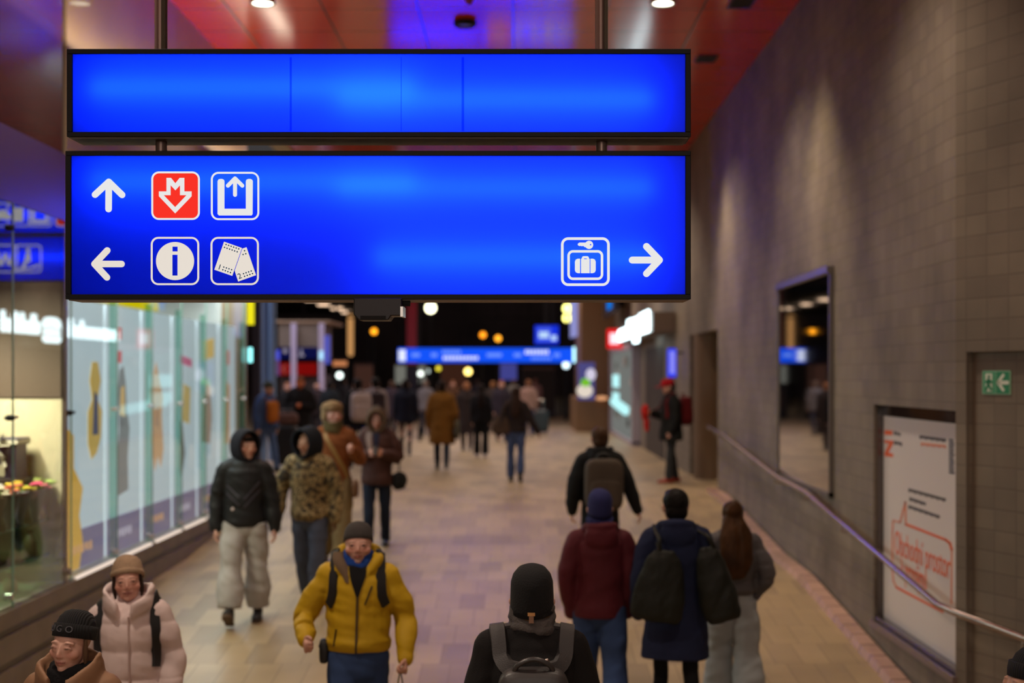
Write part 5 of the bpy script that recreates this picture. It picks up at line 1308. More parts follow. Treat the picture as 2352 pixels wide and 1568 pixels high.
# 1 woman in the near corner, tan padded jacket, black lettered beanie
p = Person('person in black lettered beanie, black scarf and tan padded jacket, looking down aside', 168, 1391, 1.60, yaw=-8, hat=.035, head=(-6, 2, 3), ears=False, gaze=.004, female=True, vox=.0055, skin='fair', brow=(120,92,78), hands=(None, None), lips=(176,104,100), arms=(((.28,.05,-1),(.0,-.45,-1)), ((.26,.05,-1),(.0,-.4,-1))))
M_tan = fab('tan_nylon', (142,106,80), bump=(25, .25), rough=.55)
p.jacket(M_tan, hem=.70, ease=.028, puffy=.008, pitch=.13, wr=.012, collar='big', sleeve=.012)
p.trousers(J_dark); p.shoes()
p.scarf(fab('black_knit', (20,19,22), bump=(90, .5)), z0=1.43, z1=1.505, r=.092, th=.034)
M_kb = mat('black_rib', (16,15,18), .95, weave=(38, .7)); hb = p.beanie(M_kb, low=.030, top=.158, cuffh=.055, r=.005, tilt=-17)
for i, (ch, a) in enumerate((('H', -62), ('U', -36), ('G', -9), ('O', 18))):
    me = text_mesh('lettering', ch, .042, .004)
    A = math.radians(a); M = p.HM @ Matrix.Translation((0, .014, 0)) @ Matrix.Rotation(math.radians(-17), 4, 'X') @ Matrix.Translation((.0925*math.sin(A), -.1120*math.cos(A), .058)) @ Matrix.Rotation(A*.92, 4, 'Z')
    me.transform(M); me.materials.append(mat('letter_grey', (78,76,82), .6)); o = bpy.data.objects.new('lettering', me); COL.objects.link(o); o.parent = hb
h = MB(); 
for sd in (1,): h.tube([(sd*.074, -.012, .03), (sd*.0765, -.012, -.04), (sd*.072, -.004, -.10)], [.008, .010, .005], n=10)
h.xf(p.HM); p.part('hair', h, mat('hair_ash', (96,72,54), .7, spec=.12), smooth=180)
# 2 woman with beige beanie and pale pink padded coat
p = Person('person in oatmeal beanie and pale pink padded coat with backpack straps', 297, 1268, 1.63, yaw=4, hat=.010, neck=.025, headz=.97, head=(8, -4, -4), ears=False, female=True, vox=.0055, skin='rosy', brow=(84,58,46), hands=(None, None), lips=(150,84,80), arms=(((.34,.08,-1),(-.12,-.35,-1)), ((.30,.08,-1),(-.05,-.35,-1))))
M_pink = fab('pink_nylon', (214,192,188), bump=(22, .25), rough=.5)
p.jacket(M_pink, hem=.52, ease=.030, puffy=.009, pitch=.155, wr=.012, collar='big', flare=.02, sleeve=.014, shoulder=-.01)
z = MB(); ribbon(z, p.bvh, [('f', .024, p.t(1.41).z), ('f', .032, p.t(.6).z)], .011, .005, .003, sub=16); p.part('placket', z, fab('pink_placket', (176,148,140)), smooth=60)
p.trousers(J_dark); p.shoes()
p.beanie(mat('oatmeal_knit', (158,130,104), .95, bump=(120, .5), vary=(30, .12)), low=.028, top=.162, cuff=True, cuffh=.028, r=.007, tilt=-19)
h = MB()
for sd in (-1, 1): h.tube([(sd*.070, -.026, .03), (sd*.074, -.022, -.04), (sd*.068, -.02, -.10)], [.009, .011, .006], n=10)
h.xf(p.HM); p.part('hair', h, mat('hair_dark', (46,32,26), .6, spec=.12), smooth=180)
p.backpack('black backpack worn by the person in the pale pink coat', mat('pack_black', (24,23,25), .6), straps='front', sw=.06, xs=.158, xb=.168)
# 3 man in the mustard yellow jacket
p = Person('person in mustard yellow jacket, grey beanie and blue neck gaiter, walking with a bag', 823, 1192, 1.77, yaw=3, hat=-.022, neck=.040, headz=.94, head=(2, -5, 0), ears=False, vox=.0055, skin='rosy', brow=(120,100,90), stubble=(150,120,112), hands=('grip', 'fist'), build=1.14, lips=(150,76,70),
           arms=(((.36,.10,-.92),(.0,-.55,-.80)), ((.50,.06,-.88),(-.12,-1.0,-.42))), legs=((-10, 10), (14, 4)))
M_yel = fab('mustard_shell', (188,150,24), bump=(30, .3), rough=.62)
j = p.jacket(M_yel, hem=.955, ease=.016, wr=.013, hood='high', sleeve=.006, hemr=-.015, fold=(4, 11))
pr = patch(p.bvh, [(p.t(z).z, -w*p.s+.004, w*p.s+.004) for z, w in ((1.50,.050),(1.475,.056),(1.45,.056),(1.42,.048),(1.385,.036),(1.345,.022),(1.30,.008))], .010); p.part('shirt_front', pr, fab('shirt_black', (20,19,20)), smooth=180)
zp = MB(); ribbon(zp, p.bvh, [('f', .004, p.t(1.30).z), ('f', -.006, p.t(.96).z)], .016, .005, .003, sub=14); p.part('zip', zp, mat('zip_brown', (64,46,16), .5))
zp = MB(); ribbon(zp, p.bvh, [('f', .090, p.t(1.36).z), ('f', .048, p.t(1.25).z)], .011, .004, .003, sub=8); p.part('pocket_zip', zp, mat('zip_brown', (64,46,16), .5))
zp = MB(); ribbon(zp, p.bvh, [('f', -.125, p.t(1.10).z), ('f', -.14, p.t(1.0).z)], .011, .004, .003, sub=8); p.part('pocket_zip', zp, mat('zip_brown', (64,46,16), .5))
bt = MB()
for z in (1.365, 1.335, 1.305):
    c = cast(p.bvh, ('f', .006, p.t(z).z), .007); bt.ell(c[0], .005, n=8, m=6)
p.part('button', bt, mat('button_bone', (150,130,90), .4)) if False else None
hl = patch(p.bvh, [(p.t(z).z, a*p.s, c*p.s) for z, a, c in ((1.55,-.145,-.09),(1.52,-.148,-.075),(1.49,-.138,-.062),(1.46,-.118,-.058),(1.43,-.09,-.052),(1.38,-.065,-.045))], .006, nx=5); p.part('hood_lining', hl, fab('lining_taupe', (104,84,66)), smooth=180)
p.scarf(fab('blue_fleece', (26,62,136)), z0=1.475, z1=1.53, r=.080, th=.026, name='neck_gaiter')
M_gk = mat('grey_rib', (62,56,54), .95, weave=(40, .5), vary=(40, .1)); p.beanie(M_gk, low=.026, top=.155, cuff=False, tilt=-14, r=.004)
p.trousers(J_denim, width=1.12, seat=1.08); p.shoes()
M_pk = mat('pack_black', (24,23,25), .6)
p.backpack('black backpack with broad straps worn over the mustard yellow jacket', M_pk, w=.34, straps='front', sw=.066, xb=.168, xs=.135, zb=1.24)
g = p.grip_L; bg = p.carry('carry_bag', 'small black bag hanging from the hand of the person in mustard yellow', 'bag', g)
q = MB()
for dx in (-.012, .012): q.tube([g+Vector((dx*.4, -.02, .0)), g+Vector((dx*1.2, -.02, -.06)), g+Vector((dx*1.6, -.01, -.17))], [.0045]*3, n=8)
p.cp('handle', q, mat('cord_grey', (58,62,56), .6), bg)
q = MB().ell(g+Vector((0, .01, -.32)), (.06, .15, .16), n=24, m=16, pw=.55); p.cp('body', q, M_pk, bg, smooth=180)
hl_ = p.carry('belt_pouch', 'small black pouch on the belt of the person in mustard yellow', 'pouch', p.t(.96, -.20, -.03))
q = MB().ell(p.t(.955, -.205, -.03), (.028, .045, .075), n=20, m=12, pw=.5); p.cp('body', q, M_pk, hl_, smooth=180); q = MB().box(tuple(p.t(.98, -.236, -.06)), tuple(p.t(.995, -.19, .0))); p.cp('flap', q, M_pk, hl_, bevel=.003)
# 8 back of a person in black coat with leather backpack
p = Person('person seen from behind in black beanie, grey scarf and black coat', 1222, 1293, 1.78, yaw=181, hat=.035, head=(-3, 0, 0), vox=.007, hands=('relax', 'relax'), arms=(((.22,.04,-1),(.06,-.15,-1)),)*2, build=1.05)
M_coat = fab('coat_black', (26,23,23), bump=(200, .3))
p.jacket(M_coat, hem=.55, ease=.022, wr=.007, collar='stand', flare=.03, name='coat', sleeve=.008, shoulder=.03)
p.scarf(fab('grey_wool', (88,82,80), bump=(120, .5)), z0=1.525, z1=1.595, r=.084, th=.025, turns=3)
p.hair(mat('hair_sand', (112,92,66), .7, spec=.12), low=-.05, nape=True)
hb = p.beanie(mat('black_knit_plain', (15,14,16), .95, bump=(140, .4)), low=-.030, top=.165, cuff=False, r=.008, tilt=-14)
q = MB().box((-.009, .108, -.068), (.009, .1215, -.038)); q.xf(p.HM); p.part('patch', q, mat('patch_brown', (150,110,84), .5), parent=hb)
q = MB().box((-.014, .108, -.038), (.014, .1235, -.024)); q.xf(p.HM); p.part('patch', q, mat('patch_gold', (206,150,90), .4), parent=hb)
p.trousers(J_black); p.shoes()
M_lea = mat('leather_charcoal', (58,54,54), .42, bump=(18, .3), vary=(6, .12)); M_lea2 = mat('strap_charcoal', (66,62,62), .6, bump=(200, .3))
rt = p.backpack('charcoal leather backpack with arched handle on the black coat', M_lea, w=.31, h=.46, dep=.15, zc=1.17, straps='back front', strapm=M_lea2, handle=False, sw=.072)
k = p.s; c = p.t(1.17); yb = cast(p.bvh, ('b', 0, c.z), 0)[0].y
q = MB().tube([(-.085, yb+.10, c.z+.19), (-.07, yb+.115, c.z+.245), (0, yb+.12, c.z+.275), (.07, yb+.115, c.z+.245), (.085, yb+.10, c.z+.19)], [(.011,.013)]*5, n=12); p.cp('handle', q, mat('handle_charcoal', (54,50,50), .35), rt, smooth=180)
q = MB().tube([(-.14, yb+.135, c.z+.15), (-.07, yb+.158, c.z+.10), (.0, yb+.164, c.z+.075), (.08, yb+.158, c.z+.115), (.14, yb+.135, c.z+.16)], [.008]*5, n=10); p.cp('flap_seam', q, mat('seam_dark', (28,26,26), .5), rt, smooth=180)
q = MB().ell((-.055, yb+.10, c.z+.262), (.012, .01, .012)); p.cp('ring', q, M_chrome, rt, smooth=180)
# 9 maroon hoodie, navy hat
p = Person('person seen from behind in maroon hooded jacket and navy hat with blue jeans', 1378, 1124, 1.765, d=10.5, yaw=182, hat=.03, head=(0, 0, 0), vox=.008, hands=(None, None), arms=(((.20,.06,-1),(-.14,-.30,-1)), ((.16,.04,-1),(-.10,-.25,-1))), build=1.04)
p.jacket(fab('maroon_shell', (80,22,32), bump=(40, .3), rough=.7), hem=.85, ease=.018, wr=.010, hood='down', sleeve=.014)
p.trousers(J_denim, width=1.3, hem=1.25); p.shoes()
M_nv = fab('navy_knit', (44,46,92), bump=(150, .5)); p.beanie(M_nv, low=-.03, top=.155, cuff=False, r=.006, tilt=-14, name='hat')
p.scarf(M_nv, z0=1.515, z1=1.55, r=.078, th=.03, turns=2, name='hat_neck')
# 10 navy long coat
p = Person('person seen from behind in long navy coat with short dark hair', 1552, 1112, 1.81, d=10.3, yaw=180, hat=.005, head=(6, 0, 0), vox=.008, hands=(None, None), arms=(((.22,.04,-1),(.04,-.28,-1)), ((.20,.05,-1),(.0,-.3,-1))), legs=((8, 3), (-8, 8)))
p.jacket(fab('navy_coat', (30,36,64), bump=(60, .3)), hem=.58, ease=.030, wr=.010, hood='down', flare=.045, name='coat', sleeve=.010)
p.hair(mat('hair_black', (20,16,15), .6, spec=.12), wr=.004); p.trousers(J_black, width=.8); p.shoes()
def tote(p, label, cx, zc, w, h, dep, m, y, sx, ztop, tilt=0):
    c = p.t(zc, cx, y); r = p.carry('shoulder_bag', label, 'bag', c)
    b = MB(); i0 = 0
    b.lathe([(.001, -.5), (.40, -.5), (.5, -.42), (.52, -.2), (.45, .1), (.28, .38), (.14, .5), (.001, .5)], n=28)
    b.v = [(math.copysign(abs(x)**.8*.85, x)*w if x else 0, yy*dep*1.4, z*h) for x, yy, z in b.v]
    b.xf(Matrix.Translation(c) @ Matrix.Rotation(math.radians(tilt), 4, 'Y'))
    me = remesh(b, 'body', .01, 2); wrinkle(me, .012, 8, 6, 4+cx); M = wm(r).inverted() @ p.W(); me.transform(M); me.materials.append(m); o = bpy.data.objects.new('body', me); COL.objects.link(o); o.parent = r
    q = MB(); top = c+Vector((0, 0, h*.5)); sh = p.t(1.47, sx, .0)
    for dy in (-.10, .085):
        q.tube([top+Vector((0, 0, -.04)), (top+sh)/2+Vector((0, dy*1.5 if dy > 0 else dy*1.1, .02)), sh+Vector((0, dy*.9, .0)), sh+Vector((0, 0, .035))], [(.014,.006)]*4, n=8)
    p.cp('strap', q, m, r, smooth=60)
    return r
M_bag = fab('bag_black', (26,27,22), bump=(40, .3), rough=.6)
tote(p, 'black slouchy bag over the elbow side of the navy coat nearer the maroon jacket', .13, 1.11, .38, .50, .10, M_bag, .23, .15, 1.45, tilt=-8)
tote(p, 'black soft bag hanging on the navy coat beside the long-haired person', -.25, 1.12, .27, .54, .11, M_bag, .21, -.15, 1.45, tilt=14)
# 11 long brown hair
p = Person('person seen from behind with long brown hair, short grey padded jacket and pale wide trousers', 1684, 1152, 1.61, d=11.0, yaw=182, hat=.01, head=(-4, 0, 0), female=True, vox=.008, hands=(None, None), arms=(((.35,.06,-1),(-.25,-.4,-1)), ((.42,.12,-1),(-.40,-.45,-.8))), legs=((10, 4), (-10, 10)))
p.jacket(fab('grey_nylon', (84,80,82), bump=(25, .3), rough=.6), hem=.96, ease=.028, puffy=.010, pitch=.12, wr=.010, collar='stand', sleeve=.016, hemr=-.03)
p.trousers(fab('pale_denim', (150,154,156)), width=1.35, hem=1.6, knee=1.15, wr=.014); p.shoes()
p.hair(mat('hair_chestnut', (64,40,20), .5, spec=.12, bump=(3, .2), vary=(9, .35)), long=.36, wr=.008, width=.115)
# 12 black coat with grey backpack
p = Person('person seen from behind in black coat, walking with one arm swung out', 1378, 974, 1.75, yaw=186, hat=.01, head=(0, 0, 0), vox=.009, hands=('relax', 'relax'), arms=(((.34,.10,-1),(.02,-.35,-1)), ((.42,.10,-1),(.38,-.05,-1))), legs=((14, 4), (-14, 12)))
p.jacket(fab('coat_black2', (20,20,22)), hem=.72, ease=.034, wr=.008, collar='stand', hood='down', name='coat', sleeve=.01)
p.hair(mat('hair_brown', (64,44,30), .6, spec=.12)); p.trousers(J_black); p.shoes()
rt = p.backpack('grey brown rounded backpack on the black coat, small pale tag at its side', fab('pack_taupe', (74,64,56), bump=(60, .3)), w=.39, h=.52, dep=.19, zc=1.18, straps='front', strapm=mat('pack_black', (24,23,25), .6))
q = MB().box((.15, p.t(1.1).y+.16, p.t(1.05).z), (.175, p.t(1.1).y+.24, p.t(1.12).z)); p.cp('tag', q, mat('tag_pale', (220,206,190), .5), rt)
# 4 young man, black hooded jacket and pale grey wide trousers
p = Person('person in black hooded jacket and wide pale grey trousers striding beside the glazing', 562, 990, 1.80, yaw=4, hat=.02, head=(34, 2, 0), vox=.007, skin='fair', hands=('relax', 'relax'), arms=(((.24,.02,-1),(.10,-.12,-1)), ((.26,.04,-1),(.02,-.16,-1))), legs=((-6, 4), (20, 8)), foot=(0, 28), brow=(40,30,26), hipw=.10)
M_bn = fab('black_nylon', (30,31,33), bump=(25, .35), rough=.5)
p.jacket(M_bn, hem=.88, ease=.030, wr=.012, sleeve=.012, hood='up', hoodm=fab('hood_navy', (30,30,38)), hemr=-.02, fold=(4, 9))
for dx in (0, .075):
    for a, c in (((-.155, 1.27-dx), (-.03, 1.16-dx)), ((.155, 1.30-dx), (.01, 1.14-dx))):
        mb = ribbon(MB(), p.bvh, [('f', a[0], p.t(a[1]).z), ('f', c[0], p.t(c[1]).z)], .016, .004, .003, sub=10); p.part('stripe', mb, mat('stripe_grey', (62,58,70), .5))
mb = MB().ell(cast(p.bvh, ('f', -.095, p.t(1.05).z), .006)[0], (.014, .006, .016)); p.part('badge', mb, mat('badge_white', (220,205,205), .4), smooth=180)
p.trousers(fab('pale_grey_jersey', (164,160,156)), width=1.28, hem=1.55, knee=1.12, wr=.018, cut=.10, fold=(5, 7)); p.shoes(mat('shoe_dark', (34,30,32), .6), mat('sole_brown', (86,66,50), .7))
f = MB(); f.ell((0, -.062, .062), (.060, .030, .026)); f.xf(p.HM); p.part('hair', f, mat('hair_black', (20,16,15), .6, spec=.12), smooth=180)
# 5 camouflage jacket
def camo(name='camouflage'):
    if name in MATS: return MATS[name]
    m = bpy.data.materials.new(name); m.use_nodes = True; nt = m.node_tree; N = nt.nodes.new; L = nt.links.new; b = nt.nodes['Principled BSDF']; b.inputs['Roughness'].default_value = .8
    tc = N('ShaderNodeTexCoord'); n = N('ShaderNodeTexNoise'); n.inputs['Scale'].default_value = 16; n.inputs['Detail'].default_value = 3; L(tc.outputs['Object'], n.inputs['Vector'])
    r = N('ShaderNodeValToRGB'); r.color_ramp.interpolation = 'CONSTANT'
    cs = [(0, (44,36,22)), (.40, (84,68,38)), (.48, (150,126,82)), (.54, (70,64,36)), (.60, (186,160,112)), (.66, (52,42,26))]
    el = r.color_ramp.elements
    while len(el) < len(cs): el.new(.5)
    for e, (p_, c) in zip(el, cs): e.position = p_; e.color = (*srgb(c), 1)
    L(n.outputs['Fac'], r.inputs[0]); L(r.outputs[0], b.inputs['Base Color']); MATS[name] = m; return m
p = Person('person in camouflage jacket and black peaked hood with grey jeans, gloved hand swinging', 712, 977, 1.77, yaw=-6, hat=.03, head=(-22, 6, 0), vox=.008, skin='tan', hands=('relax', 'relax'), glove=(96,66,34), arms=(((.24,.06,-1),(.04,-.2,-1)), ((.46,.04,-1),(.04,-.25,-1))), legs=((16, 6), (-10, 14)), foot=(0, -20), brow=(40,30,24))
p.jacket(camo(), hem=.86, ease=.036, wr=.013, sleeve=.014, hood=None, collar=None, hemr=-.03)
p.hood(fab('hood_slate', (26,30,38)), peak=-.03)
p.trousers(fab('slate_denim', (74,80,96)), width=1.15, wr=.012); p.shoes()
# 6 tall fur hat, brown coat
p = Person('person in furry tan hat and russet coat with a diagonal bag strap, looking up', 765, 910, 1.86, d=16.4, yaw=6, hat=.08, head=(26, -12, 0), vox=.009, skin='rosy', hands=('fist', 'relax'), arms=(((.36,.14,-.95),(-.22,-.75,.42)), ((.25,.06,-1),(.02,-.2,-1))), legs=((12, 4), (-12, 10)), brow=(80,54,36))
p.jacket(fab('russet_wool', (128,74,38), bump=(60, .5), vary=(3, .25)), hem=.76, ease=.034, wr=.010, sleeve=.012, name='coat', collar=None)
p.scarf(fab('olive_scarf', (84,72,42), bump=(60, .6)), z0=1.46, z1=1.54, r=.088, th=.032)
hf = MB(); hf.ell((0, .01, .085), (.108, .128, .075)); hf.ell((0, -.055, .062), (.085, .06, .04)); hf.ell((-.085, .02, .0), (.026, .05, .07)); hf.ell((.085, .02, .0), (.026, .05, .07)); hf.xf(p.HM)
me = remesh(hf, 'fur_hat', .008, 3); wrinkle(me, .008, 30, 30, 2); p.partm('fur_hat', me, mat('fur_tan', (136,108,74), .95, bump=(70, 1.0), vary=(20, .2)))
p.trousers(fab('khaki_wool', (124,104,70)), width=1.5, hem=1.1, cut=.1); p.shoes(mat('boot_brown', (58,38,24), .5))
sb_ = p.carry('satchel', 'brown satchel on a tan strap across the russet coat', 'bag', p.t(.86, .20, -.06))
mb = ribbon(MB(), p.bvh, [('t', -.10, .0), ('f', -.09, p.t(1.42).z), ('f', .02, p.t(1.24).z), ('f', .13, p.t(1.05).z), ('f', .17, p.t(.96).z)], .05, .008, .006, sub=8); p.cp('strap', mb, mat('strap_tan', (150,114,58), .6), sb_)
q = MB().ell(p.t(.84, .235, -.04), (.045, .13, .10), n=24, m=14, pw=.5); p.cp('body', q, mat('satchel_brown', (100,64,34), .5), sb_, smooth=180)
# 7 dark brown coat, furry hood, phone
p = Person('person in dark brown coat and furry hood looking at a phone, dark jeans', 866, 937, 1.72, yaw=2, d=17.6, hat=.03, head=(0, 16, 0), female=True, vox=.009, skin='rosy', hands=('front', 'front'), arms=(((.36,.02,-1),(-.62,-.75,.18)), ((.36,.02,-1),(-.62,-.75,.18))), legs=((-8, 8), (10, 3)))
p.jacket(fab('dark_brown_shell', (70,42,36), bump=(30, .4), rough=.65), hem=.80, ease=.036, wr=.012, sleeve=.012, name='coat')
p.hood(fab('hood_brown', (66,50,38)), fur=True)
q = patch(p.bvh, [(p.t(z).z, -w, w) for z, w in ((1.46,.04),(1.38,.035),(1.30,.028),(1.24,.02))], .006); p.part('inner_top', q, fab('navy_top', (34,34,52)), smooth=180)
q = patch(p.bvh, [(p.t(z).z, a, c) for z, a, c in ((1.46,-.12,-.05),(1.40,-.13,-.06),(1.30,-.11,-.05),(1.2,-.08,-.05))], .006, nx=5); p.part('lapel', q, fab('lapel_taupe', (128,108,100)), smooth=180)
p.trousers(J_dark, width=1.05); p.shoes()
hand_c = (p.arms[0][2]+p.arms[1][2])/2+Vector((0, -.09, .05))
ph = p.carry('phone', 'small dark phone held by the person in the dark brown coat', 'phone', hand_c)
q = MB().box((-.037, -.005, -.07), (.037, .005, .07)); q.xf(Matrix.Translation(hand_c) @ Matrix.Rotation(math.radians(-40), 4, 'X')); p.cp('body', q, mat('phone_black', (14,14,16), .2), ph, bevel=.004)
q = MB().box((-.033, .005, -.065), (.033, .0065, .065)); q.xf(Matrix.Translation(hand_c) @ Matrix.Rotation(math.radians(-40), 4, 'X')); p.cp('screen', q, emis('phone_glow', (255,190,110), 1.2), ph)
fb = p.carry('fur_bag', 'black furry bag hanging beside the person in the dark brown coat', 'bag', p.t(.84, .27, .02))
q = MB().ell(p.t(.84, .275, .02), (.105, .09, .115), n=20, m=12); me = remesh(q, 'body', .012, 2); wrinkle(me, .014, 24, 24, 1); me.transform(wm(fb).inverted() @ p.W()); me.materials.append(mat('fur_black', (20,18,16), .95, bump=(60, 1))); o = bpy.data.objects.new('body', me); COL.objects.link(o); o.parent = fb
q = MB().tube([p.t(.94, .275, .02), p.t(1.2, .27, .06), p.t(1.44, .17, .05), p.t(1.485, .14, .0)], [.010]*4, n=8); p.cp('strap', q, M_black, fb)
# 13 red cap, black coat, standing sideways
p = Person('person in red cap and black coat standing sideways by the concrete wall, red shoes', 1541, 866, 1.78, d=24.6, yaw=-78, hat=.03, head=(-6, 10, 0), vox=.011, hands=('relax', 'front'), arms=(((.10,.04,-1),(.0,-.3,-1)), ((.2,-.2,-1),(-.35,-.8,.15))), legs=((6, 2), (-6, 4)))
p.jacket(fab('coat_ink', (26,27,28)), hem=.72, ease=.04, wr=.010, collar='stand', flare=.05, name='coat', sleeve=.012)
c = MB().lathe([(.092, .03), (.095, .06), (.086, .11), (.055, .14), (.001, .148)], n=28, sx=.95, sy=1.2); c.box((-.07, -.20, .03), (.07, -.09, .042)); c.xf(p.HM); p.part('cap', c, fab('cap_red', (176,22,34)), smooth=50)
p.hair(mat('hair_black', (20,16,15), .6, spec=.12)); p.trousers(fab('charcoal_jeans', (50,52,56))); p.shoes(mat('shoe_red', (150,44,26), .5), mat('shoe_sole', (140,120,104), .7))
p.backpack('dark red backpack on the person in the red cap', fab('pack_red', (92,16,22)), w=.30, h=.50, dep=.18, zc=1.22, straps='front', strapm=fab('pack_red', (92,16,22)))
g = p.t(1.2, -.12, -.42); rb_ = p.carry('scarf_bundle', 'red cloth bundle held in front of the black coat by the red capped person', 'cloth', g)
q = MB().ell(g, (.10, .07, .14), n=18, m=12).ell(g+Vector((.02, .02, -.22)), (.05, .04, .14), n=16, m=10); me = remesh(q, 'bundle', .015, 2); wrinkle(me, .02, 14, 14, 3); me.transform(wm(rb_).inverted() @ p.W()); me.materials.append(fab('cloth_red', (190,40,34))); o = bpy.data.objects.new('bundle', me); COL.objects.link(o); o.parent = rb_
# ---- farther walkers
def walker(label, px, py, h, d, top, legc, yaw=180, hairc=(40,28,22), hairk='short', hem=.86, arms=None, legs=((14, 4), (-14, 12)), hatm=None, female=False, flare=0, ease=.03, shoe=None, vox=.015, trw=1.0, hands=('relax','relax'), skin='fair', head=(0,0,0), collar='stand', foot=(0,0), trhem=1.0):
    p = Person(label, px, py, h, yaw=yaw, d=d, hat=.02, head=head, female=female, vox=vox, hands=hands, arms=arms, legs=legs, foot=foot, skin=skin)
    p.jacket(fab('w_%d_%d_%d' % top, top), hem=hem, ease=ease, wr=.010, collar=collar, flare=flare, name='coat' if hem < .75 else 'jacket', sleeve=.008)
    p.trousers(fab('t_%d_%d_%d' % legc, legc), width=trw, hem=trhem); p.shoes(shoe)
    if hatm: p.beanie(hatm)
    if hairk: p.hair(mat('h_%d_%d' % hairc[:2], hairc, .7, spec=.12), long=.30 if hairk == 'long' else 0)
    return p
p = walker('person with dark hair in dark brown jacket and blue jeans walking away mid hall', 1185, 890, 1.64, 24.9, (40,32,32), (66,80,116), hairc=(48,32,26), hairk='long', female=True, hem=.92, legs=((4, 2), (-8, 26)), foot=(0, -30), arms=(((.30,.25,-1),(.2,.1,-1)), ((.45,.15,-1),(.55,-.1,-1))), trhem=1.3, yaw=176)
q = tote(p, 'brown bag on the shoulder of the person in blue jeans mid hall', .26, 1.06, .34, .34, .12, fab('bag_brown', (72,56,46)), .06, .15, 1.45)
p = walker('person all in black with white shoes walking away beyond the blue jeans', 1105, 884, 1.65, 32.0, (20,19,24), (14,14,17), hairk='long', hairc=(34,24,22), female=True, shoe=mat('shoe_white', (212,200,200), .5), trw=1.15, trhem=1.2, legs=((4, 2), (-4, 3)))
p = walker('person in long mustard brown coat walking away past the crowd', 1015, 874, 1.76, 28.0, (116,78,28), (40,46,58), hem=.52, flare=.05, ease=.045, hairc=(34,26,22), arms=(((.22,.04,-1),(.05,-.2,-1)), ((.25,.1,-1),(.1,.0,-1))))
t_ = p.carry('tote_bag', 'grey bag beside the long mustard brown coat', 'bag', p.t(.82, -.30, .04)); q = MB().ell(p.t(.80, -.30, .04), (.05, .16, .19), n=20, m=12, pw=.5); p.cp('body', q, fab('tote_grey', (88,86,72)), t_, smooth=180); q = MB().tube([p.t(.96, -.30, -.06), p.t(1.3, -.29, .0), p.t(.96, -.30, .12)], [.01]*3, n=8); p.cp('strap', q, M_black, t_)
p = walker('person in navy coat and bare-looking slim dark trousers walking away with a dark bag', 932, 868, 1.78, 32.6, (20,22,38), (66,52,50), hem=.78, hairc=(30,22,20), trw=.75, ease=.045)
t_ = p.carry('tote_bag', 'black flat bag in the hand of the person in the navy coat', 'bag', p.t(.55, -.32, 0)); q = MB().ell(p.t(.52, -.32, 0), (.04, .14, .17), n=20, m=12, pw=.45); p.cp('body', q, fab('tote_black', (16,22,24)), t_, smooth=180); q = MB().tube([p.t(.66, -.32, -.06), p.t(.80, -.315, .0), p.t(.66, -.32, .06)], [.008]*3, n=8); p.cp('handle', q, M_black, t_)
p = walker('person in black standing with hands joined near the kiosk', 690, 866, 1.82, 29.5, (24,21,24), (20,19,24), yaw=0, hem=.60, ease=.06, hairk=None, skin=(196,110,70), arms=(((.30,.02,-1),(-.72,-.65,.12)), ((.30,.02,-1),(-.72,-.65,.12))), hands=('front','front'), legs=((2, 2), (-2, 2)), head=(0, 10, 0))
b = MB().ell((0, .02, .05), (.079, .098, .086)); b.xf(p.HM); p.part('hair', b, mat('hair_cropped', (120,66,38), .7, spec=.12), smooth=180)
def suitcase(px, d, w, h, dep, rgb, label, py=None, extra=None):
    x = PX(px, d); z = floor_z(d); r = thing('suitcase', label, 'suitcase', (x, d, z), random.uniform(-.2, .2))
    m = mat('case_%d_%d_%d' % rgb, rgb, .4)
    b = MB().ell((0, 0, .05+h/2), (w/2, dep/2, h/2), n=28, m=18, pw=.35); b.build('shell', m, r, smooth=180, world=False)
    q = MB()
    for sx in (-w*.22, w*.22): q.cyl((sx, dep*.3, h*.9), (sx, dep*.3, h+.36), .009, n=8)
    q.cyl((-w*.26, dep*.3, h+.36), (w*.26, dep*.3, h+.36), .014, n=8); q.build('handle', M_chrome, r, smooth=40, world=False)
    for sx in (-w*.38, w*.38):
        for sy in (-dep*.3, dep*.3): MB().cyl((sx-.012, sy, .03), (sx+.012, sy, .03), .03, n=12).build('wheel', M_black, r, smooth=40, world=False)
    return r
suitcase(658, 28.6, .52, .80, .30, (20,18,20), 'large black suitcase beside the person with joined hands')
sc_ = thing('holdall', 'small pinkish brown holdall on top of the large black suitcase', 'bag', (PX(660, 28.6), 28.6, floor_z(28.6)+.86))
MB().ell((0, 0, .12), (.22, .13, .12), n=24, m=14, pw=.5).build('body', fab('holdall_brown', (96,70,66)), sc_, smooth=180, world=False); MB().tube([(-.1, 0, .22), (0, 0, .30), (.1, 0, .22)], [.012]*3, n=8).build('handle', M_black, sc_, world=False)
p = walker('person in blue jacket and pale blue trousers with orange front standing by the storefront end', 612, 868, 1.74, 27.4, (62,84,132), (80,104,150), yaw=62, hem=.84, hatm=fab('hat_olive', (58,62,54)), hairk=None, arms=(((.14,.1,-1),(.0,-.25,-1)), ((.2,.15,-1),(.0,-.2,-1))), head=(0, 14, 0), lean=0) if False else walker('person in blue jacket and pale blue trousers standing by the end of the storefront', 612, 868, 1.74, 27.4, (62,84,132), (80,104,150), yaw=55, hem=.84, hatm=fab('hat_olive', (58,62,54)), hairk=None, arms=(((.14,.1,-1),(.0,-.25,-1)), ((.2,.05,-1),(.05,-.1,-1))), head=(0, 14, 0))
c = p.t(1.18, -.02, -.19); r = p.carry('front_pack', 'orange brown pack worn on the chest of the person in the blue jacket', 'backpack', c); q = MB().ell(c, (.13, .07, .21), n=24, m=14, pw=.5); p.cp('body', q, fab('pack_orange', (176,102,38)), r, smooth=180); q = MB()
